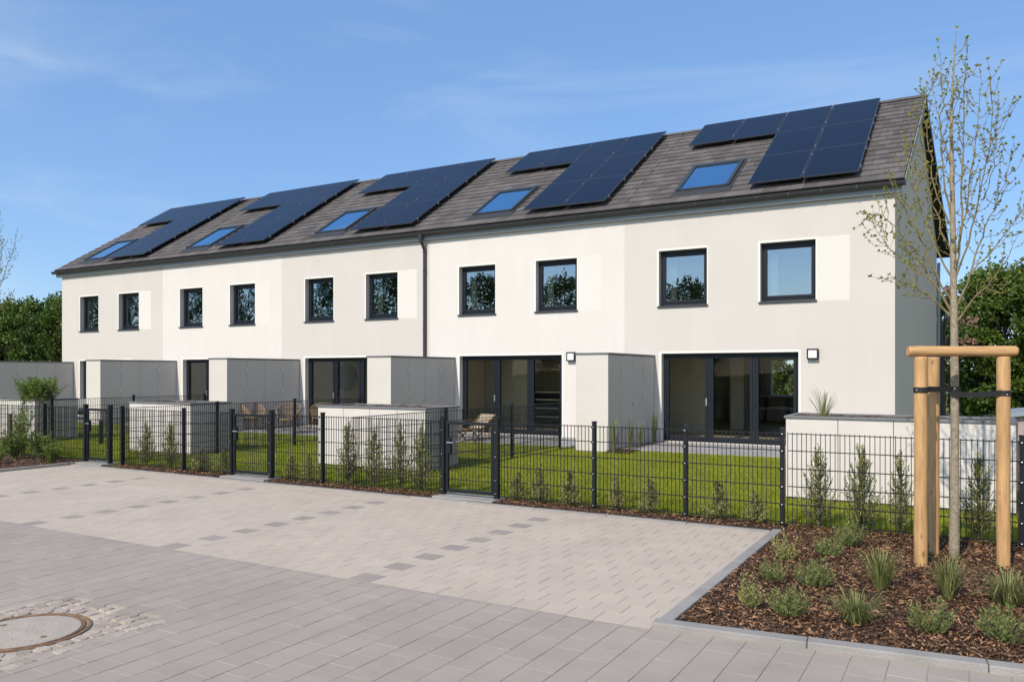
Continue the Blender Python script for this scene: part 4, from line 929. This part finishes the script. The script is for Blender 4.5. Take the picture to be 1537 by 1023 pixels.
# ------------------------------------------------------------------ young tree with its stakes
TY = 8.55
LIMBS = [ # photo outline in pixels with radius in metres; dy = depth swing
 ([(1432, 842, .047), (1433, 700, .044), (1433, 560, .041), (1432, 480, .037), (1431, 400, .032), (1430, 330, .027), (1429, 250, .021), (1428, 180, .015), (1431, 110, .009), (1435, 42, .003)], 0),
 ([(1432, 430, .02), (1441, 365, .017), (1444, 270, .014), (1446, 190, .010), (1449, 110, .006), (1451, 58, .003)], .15),
 ([(1430, 345, .016), (1417, 260, .012), (1412, 190, .009), (1414, 130, .006), (1408, 60, .002)], -.2),
 ([(1430, 478, .018), (1402, 448, .014), (1372, 432, .009), (1345, 420, .006), (1324, 417, .002)], -.35),
 ([(1430, 470, .020), (1404, 430, .016), (1380, 390, .012), (1350, 350, .008), (1318, 320, .005), (1284, 306+36, .002)], .1),
 ([(1404, 430, .012), (1370, 400, .009), (1335, 372, .006), (1312, 340, .004), (1297, 318, .002)], .4),
 ([(1430, 455, .018), (1398, 395, .014), (1374, 345, .010), (1352, 305, .007), (1330, 282, .003)], -.5),
 ([(1430, 420, .017), (1404, 370, .013), (1384, 318, .010), (1368, 265, .006), (1358, 222, .003)], .45),
 ([(1430, 380, .016), (1408, 330, .012), (1394, 280, .009), (1384, 220, .006), (1372, 165, .003)], -.3),
 ([(1430, 345, .013), (1402, 280, .010), (1396, 225, .006), (1385, 170, .004), (1381, 120, .002)], .3),
 ([(1434, 486, .018), (1458, 452, .014), (1484, 425, .010), (1508, 392, .006), (1530, 350, .002)], -.2),
 ([(1435, 462, .019), (1456, 412, .015), (1474, 355, .011), (1498, 300, .007), (1515, 250, .004), (1521, 208, .002)], .3),
 ([(1456, 412, .012), (1486, 380, .009), (1512, 345, .006), (1534, 318, .003), (1546, 300, .002)], .5),
 ([(1435, 415, .017), (1458, 345, .013), (1476, 260, .009), (1488, 190, .006), (1482, 90, .002)], -.4),
 ([(1436, 380, .015), (1452, 300, .011), (1464, 215, .008), (1472, 140, .004), (1470, 100, .002)], .25),
 ([(1476, 300, .008), (1490, 250, .006), (1496, 180, .004), (1499, 140, .002)], 0),
 ([(1432, 300, .010), (1420, 220, .007), (1402, 150, .004), (1394, 110, .002)], .35),
]
def spline(P, sub=4):
    out = []
    for i_ in range(len(P)-1):
        p0, p1, p2, p3 = P[max(i_-1, 0)], P[i_], P[i_+1], P[min(i_+2, len(P)-1)]
        for q in range(sub):
            t = q/sub; out.append(tuple(.5*((2*b_)+(-a_+c_)*t+(2*a_-5*b_+4*c_-d_)*t*t+(-a_+3*b_-3*c_+d_)*t**3) for a_, b_, c_, d_ in zip(p0, p1, p2, p3)))
    out.append(P[-1]); return out
def young_tree(seed):
    r = random.Random(seed); base = at(1432, 838, TY); base.z = .0; org = base
    k = empty('young_tree', tuple(base)); bt, bb = MB(org), MB(org); C, D, Ls = [], [], []
    def buds(path, step, size):
        for a, c in zip(path, path[1:]):
            L = (c-a).length; nb = L/step; cnt = int(nb)+(1 if r.random() < nb-int(nb) else 0)
            for _ in range(cnt):
                q = a.lerp(c, r.random()); d = (c-a).normalized()
                for _ in range(r.choice([2, 2, 3, 4])):
                    sd_ = Vector((r.gauss(0, 1), r.gauss(0, 1), r.gauss(.3, .8))).normalized(); C.append(q-org); D.append(d*.5+sd_); Ls.append(size*r.uniform(.6, 1.35))
        q = path[-1]
        for _ in range(5): C.append(q-org); D.append((path[-1]-path[-2]).normalized()+Vector((r.gauss(0, .5), r.gauss(0, .5), r.gauss(0, .4)))); Ls.append(size*1.3)
    for li, (pix, dy) in enumerate(LIMBS):
        P = []
        N = len(pix)
        for j, (x, y, rad) in enumerate(pix):
            yy = TY+dy*(j/(N-1))**1.2; q = at(x, y, TY); s_ = 1
            P.append((q.x+0, yy, q.z, rad))
            if yy != TY: q2 = at(x, y, yy); P[-1] = (q2.x, yy, q2.z, rad)
        if li == 0: P[0] = (P[0][0], P[0][1], -.03, .055)
        sp = spline(P, 4); pts = [Vector(q[:3]) for q in sp]; rad = [max(.0013, q[3]*(.9 if li == 0 else .60)) for q in sp]
        if li: pts = [q+Vector((r.gauss(0, .008), r.gauss(0, .008), r.gauss(0, .006))) if 1 < ii < len(pts)-1 else q for ii, q in enumerate(pts)]
        (bt if li == 0 else bb).tube(pts, rad, 10 if li == 0 else 6)
        i0 = int(len(pts)*(.42 if li == 0 else .28))
        buds(pts[i0+2:], .06, .024)
        for ii in range(i0, len(pts)-1):
            for _ in range(r.choice([1, 2, 2, 3])):
                if rad[ii] > .034 or ii > len(pts)-4: continue
                d = (pts[ii+1]-pts[ii]).normalized(); sd_ = Vector((r.gauss(0, 1), r.gauss(0, .8), r.gauss(0, .3))); sd_ = (sd_-d*sd_.dot(d)).normalized()
                L = r.uniform(.06, .29)*(1.25-.6*ii/len(pts)); q0 = pts[ii].lerp(pts[ii+1], r.random())
                q1 = q0+(d*.55+sd_*.85)*L*.5; q2 = q1+(d*75e-2+sd_*.45+Vector((0, 0, .35)))*L*.5
                bb.tube([q0, q1, q2], [min(rad[ii]*.5, .0045), .0028, .0014], 4, caps=False); buds([q0.lerp(q1, .5), q1, q2], .048, .022)
    bt.build('trunk', M['bark'], k, smooth=True); bb.build('branches', M['bark_twig'], k)
    mi = (np.random.default_rng(3).random(len(C)) < .04).astype(int)
    leaflets('foliage', C, D, np.array(Ls), np.array(Ls)*.3, [M['bud'], M['blossom']], k, seed, mix=mi); return k
yt = young_tree(5); tag(yt, 'slender young tree with opening buds between three wooden stakes', 'tree')
t2 = copy_tree(yt); q = at(-9, 560, 21.5); t2.location = (q.x, 21.5, 0); t2.rotation_euler = (0, 0, 2.2); t2.scale = (2.1, 2.1, 2.0); tag(t2, 'budding tree rising behind the hedge at the left edge', 'tree')
# stakes
k = empty('tree_stake_frame', (-.1, 8.35, 0), 'pale round timber tree support of three posts and a crossbar', 'tree support')
o_ = (-.1, 8.35, 0)
pa, pb_, pc = at(1382, 851, 8.09), at(1506, 853, 8.38), at(1401, 833, 8.66)
def log(b, a, c, r0, n_=20, seed=0):
    rr = random.Random(seed); a, c = Vector(a), Vector(c); m_ = 9
    pts = [a.lerp(c, q/m_)+Vector((rr.gauss(0, .0012), rr.gauss(0, .0012), 0)) for q in range(m_+1)]; d = (c-a).normalized()
    pts = [a]+[a+d*.012]+pts[1:-1]+[c-d*.012, c]; rad = [r0*.86]+[r0*rr.uniform(.98, 1.02) for _ in range(len(pts)-2)]+[r0*.86]
    b.tube(pts, rad, n_)
for q, h, s_ in ((pa, 1.895, 1), (pb_, 1.895, 2), (pc, 1.90, 3)):
    b = MB(o_); log(b, (q.x, q.y, -.1), (q.x, q.y, h), .056 if s_ < 3 else .052, seed=s_); b.build('post', M['stake'], k, smooth=False)
d = (pb_-pa); d.z = 0; d.normalize()
A = Vector((pa.x, pa.y, 1.945))-d*.11; B_ = Vector((pb_.x, pb_.y, 1.945))+d*.11
bar = MB(); L = (B_-A).length; log(bar, (0, 0, 0), (0, 0, L), .047, 22, 9)
ob = bar.build('crossbar', M['stake'], k, smooth=False); ob.location = A-Vector(o_); ob.rotation_euler = (B_-A).to_track_quat('Z', 'Y').to_euler()
b = MB()
for z, sg in ((-.0012, -1), (L+.0012, 1)):
    b.tube([(0, 0, z-.0004), (0, 0, z+.0004)], .040, 22)
oe = b.build('end_grain', M['stake_end'], ob)
# straps: flat webbing loops from stakes to trunk
tr = at(1433, 600, TY)
def strap(b, P, hgt, th=.004):
    for a, c in zip(P, P[1:]):
        a, c = Vector(a), Vector(c); dd = (c-a); nn = Vector((-dd.y, dd.x, 0)).normalized()*th/2; Z = Vector((0, 0, hgt/2)); e = dd.normalized()*.001
        b.hexa([a-nn-Z-e, c-nn-Z+e, c+nn-Z+e, a+nn-Z-e, a-nn+Z-e, c-nn+Z+e, c+nn+Z+e, a+nn+Z-e])
def ring(cx, cy, z, r0, a0, a1, n_=14): return [(cx+r0*math.cos(R(a0+(a1-a0)*q/n_)), cy+r0*math.sin(R(a0+(a1-a0)*q/n_)), z) for q in range(n_+1)]
zs_ = at(1382, 585, 8.05).z; zr_ = at(1506, 590, 8.34).z
b = MB(o_); strap(b, ring(pa.x, pa.y, zs_, .0595, 60, -250, 22)+[(tr.x-.02, tr.y-.046, zs_+.005)]+ring(tr.x, tr.y, zs_+.004, .046, -110, 60, 8), .048)
strap(b, ring(pc.x, pc.y, zs_+.0, .055, 150, 390, 14)+[(tr.x, tr.y+.045, zs_)], .048)
strap(b, ring(pb_.x, pb_.y, zr_, .0595, 150, 420, 20), .05)
P0 = Vector((tr.x-.03, tr.y-.045, zr_-.012)); P1 = Vector((pb_.x-.03, pb_.y-.058, zr_))
strap(b, [P0.lerp(P1, q/8)+Vector((0, 0, -.012*math.sin(math.pi*q/8))) for q in range(9)], .05)
strap(b, ring(tr.x, tr.y, zr_-.010, .049, -120, 120, 12), .05)
b.build('strap', M['strap'], k)
b = MB(o_)
for (x, y, z) in ((pa.x-.03, pa.y-.064, zs_), (pb_.x+.028, pb_.y-.063, zr_-.01), (tr.x-.0, tr.y-.06, zs_+.01)): b.tube([(x, y, z), (x, y-.004, z)], .006, 8)
b.build('nail', M['steel'], k)

# ------------------------------------------------------------------ background trees
def bush_tree(seed, h, rx, ry, n_leaf, leaf, ml, name='hedge_tree', base=.25, trunk=True, cone=.5, clumps=60):
    r = np.random.default_rng(seed); rr = random.Random(seed); k = empty(name, (0, 0, 0)); b = MB()
    b.tube([(0, 0, -.1), (.05, 0, h*.4), (0, .05, h*.8)], [.13, .09, .03], 8)
    zc = base+(h-base)*r.random(clumps)**.85; f = (zc-base)/(h-base); pr = np.sin(np.pi*np.clip(.22+.72*f, 0, 1))**cone
    a = r.uniform(0, 6.283, clumps); o = np.sqrt(r.uniform(.25, 1, clumps))
    cc = np.stack([np.cos(a)*o*rx*pr, np.sin(a)*o*ry*pr, zc], 1)
    for c in cc[::2]: b.tube([(0, 0, c[2]*.55), tuple(c*np.array([.6, .6, .9])), tuple(c)], [.03, .018, .006], 5, caps=False)
    b.build('trunk', M['bark_dark'], k)
    idx = r.integers(0, clumps, n_leaf); cr_ = (.30+.25*r.random(clumps))*max(rx, ry)*.62
    v = r.normal(size=(n_leaf, 3)); v /= np.linalg.norm(v, axis=1)[:, None]; rad = r.random(n_leaf)**.45
    P = cc[idx]+v*(rad*cr_[idx])[:, None]*np.array([1, 1, .72])
    # shoots poking out of the top
    ns = n_leaf//14; si = r.integers(0, clumps, ns); top = cc[si]+np.stack([r.normal(0, .12, ns), r.normal(0, .12, ns), cr_[si]*.6+r.random(ns)*.35*(cc[si][:, 2] > h*.6)], 1)
    P = np.concatenate([P, top]); P[:, 2] = np.maximum(P[:, 2], .02)
    D = np.concatenate([v, np.tile([0, 0, 1.], (ns, 1))])*.7+r.normal(size=(len(P), 3))*.7+np.array([0, 0, .15])
    Ls = leaf*r.uniform(.6, 1.3, len(P)); ct = r.random(clumps); t = np.clip(.55*ct[np.concatenate([idx, si])]+.45*r.random(len(P)), 0, 1)
    leaflets('crown', P, D, Ls, Ls*.30, M[ml], k, seed, tint=t); return k
hd = [bush_tree(71, 5.6, 1.7, 1.5, 15000, .17, 'leaf_hedge'), bush_tree(72, 5.9, 1.6, 1.5, 15000, .17, 'leaf_hedge', clumps=75), bush_tree(73, 5.3, 1.8, 1.5, 15000, .16, 'leaf_dark', clumps=70)]
HGp = 'dense green hedge trees behind the houses'
def tree_at(o, x, y, s_, lab, grp, sz=None): o.location = (x, y, 0); o.rotation_euler = (0, 0, random.uniform(0, 6.28)); o.scale = (s_, s_, sz or s_*random.uniform(.94, 1.06)); tag(o, lab, 'tree', grp)
HR = [(.85, 33.2, .94, 1, 'dark hedge tree just right of the gable behind the young tree trunk'), (2.6, 32.0, .98, 0, 'large hedge tree behind the right tree stake at the right edge'), (4.6, 32.6, 1.06, 2, 'hedge tree beyond the right edge of the photo'), (6.9, 33.0, 1.0, 1, 'hedge tree second beyond the right edge'),
      (1.7, 36.0, 1.0, 2, 'darker hedge tree at the back, right of the gable'), (-.1, 36.5, .98, 0, 'lower hedge tree showing in the gap beside the gable'), (9, 33, 1.02, 0, 'hedge tree third beyond the right edge')]
for x, y, s_, v, lab in HR: tree_at(dup(hd[v]), x, y, s_, lab, HGp)
HLt = [(-42.2, 27.6, 0.96, 0, 'hedge tree against the left corner of the house row'), (-44.6, 27.0, 1.00, 1, 'second hedge tree left of the house row'), (-46.9, 27.3, 0.94, 2, 'third hedge tree left of the house row, darker than its neighbours'), (-49.2, 27.0, 1.00, 0, 'fourth hedge tree left of the house row, above the leftmost cabinet'),
       (-51.5, 27.2, 0.97, 1, 'hedge tree at the left edge under the budding tree'), (-54.0, 27.4, 1.05, 2, 'hedge tree just outside the left edge'), (-40.2, 29.5, .98, 1, 'hedge tree half hidden by the left house corner'), (-47.6, 30.5, 1.08, 0, 'hedge tree in the second row at the left'), (-43.4, 31, 1.08, 2, 'dark hedge tree in the second row by the house corner'), (-52.5, 31, 1.1, 0, 'hedge tree in the second row at the left edge')]
for x, y, s_, v, lab in HLt: tree_at(copy_tree(hd[v]), x, y, s_, lab, HGp)
for x, y, s_, v, lab in ((-7.5, 47, .9, 1, 'hedge tree seen through the back window of the end house, left one'), (-10.5, 48, .9, 0, 'hedge tree seen through the end house, middle one'), (-13.5, 47, 1, 2, 'hedge tree seen through the end house, right one')): tree_at(copy_tree(hd[v]), x, y, s_, lab, 'hedge trees behind the end house')
bl = bush_tree(81, 5.0, .9, .9, 900, .12, 'blossom', 'blossom_tree', base=2.2, clumps=26); q = at(1414, 620, 31); tree_at(bl, q.x, 31, 1, 'thin dark-barked tree with rosy blossom beside the gable', None)
# trees across the road, mirrored in the upper windows
rt = bush_tree(91, 11.5, 3.4, 3.2, 6500, .30, 'leaf_hedge', 'roadside_tree', base=1.6, clumps=90)
RT = [(-88, -22, 1.1), (-76, -23, 1.0), (-66, -20, 1.08), (-56, -22, .98), (-47, -21, .92), (-38.5, -23, .86), (-29.5, -22, .88), (-19, -21.5, .76), (-99, -22, 1.1)]
RL = ['farthest left roadside tree reflected in the first upper window', 'roadside tree reflected in the second upper window', 'roadside tree reflected in the third and fourth upper windows', 'roadside tree reflected in the middle house windows',
      'roadside tree reflected in the window right of the downpipe', 'smaller roadside tree reflected beside the downpipe house', 'roadside tree reflected in the pair of windows right of the downpipe', 'lower roadside tree reflected in the left upper window of the end house', 'roadside tree beyond all others on the left']
for j, (x, y, s_) in enumerate(RT): tree_at(rt if j == 0 else copy_tree(rt), x, y, s_, RL[j], 'trees across the road')
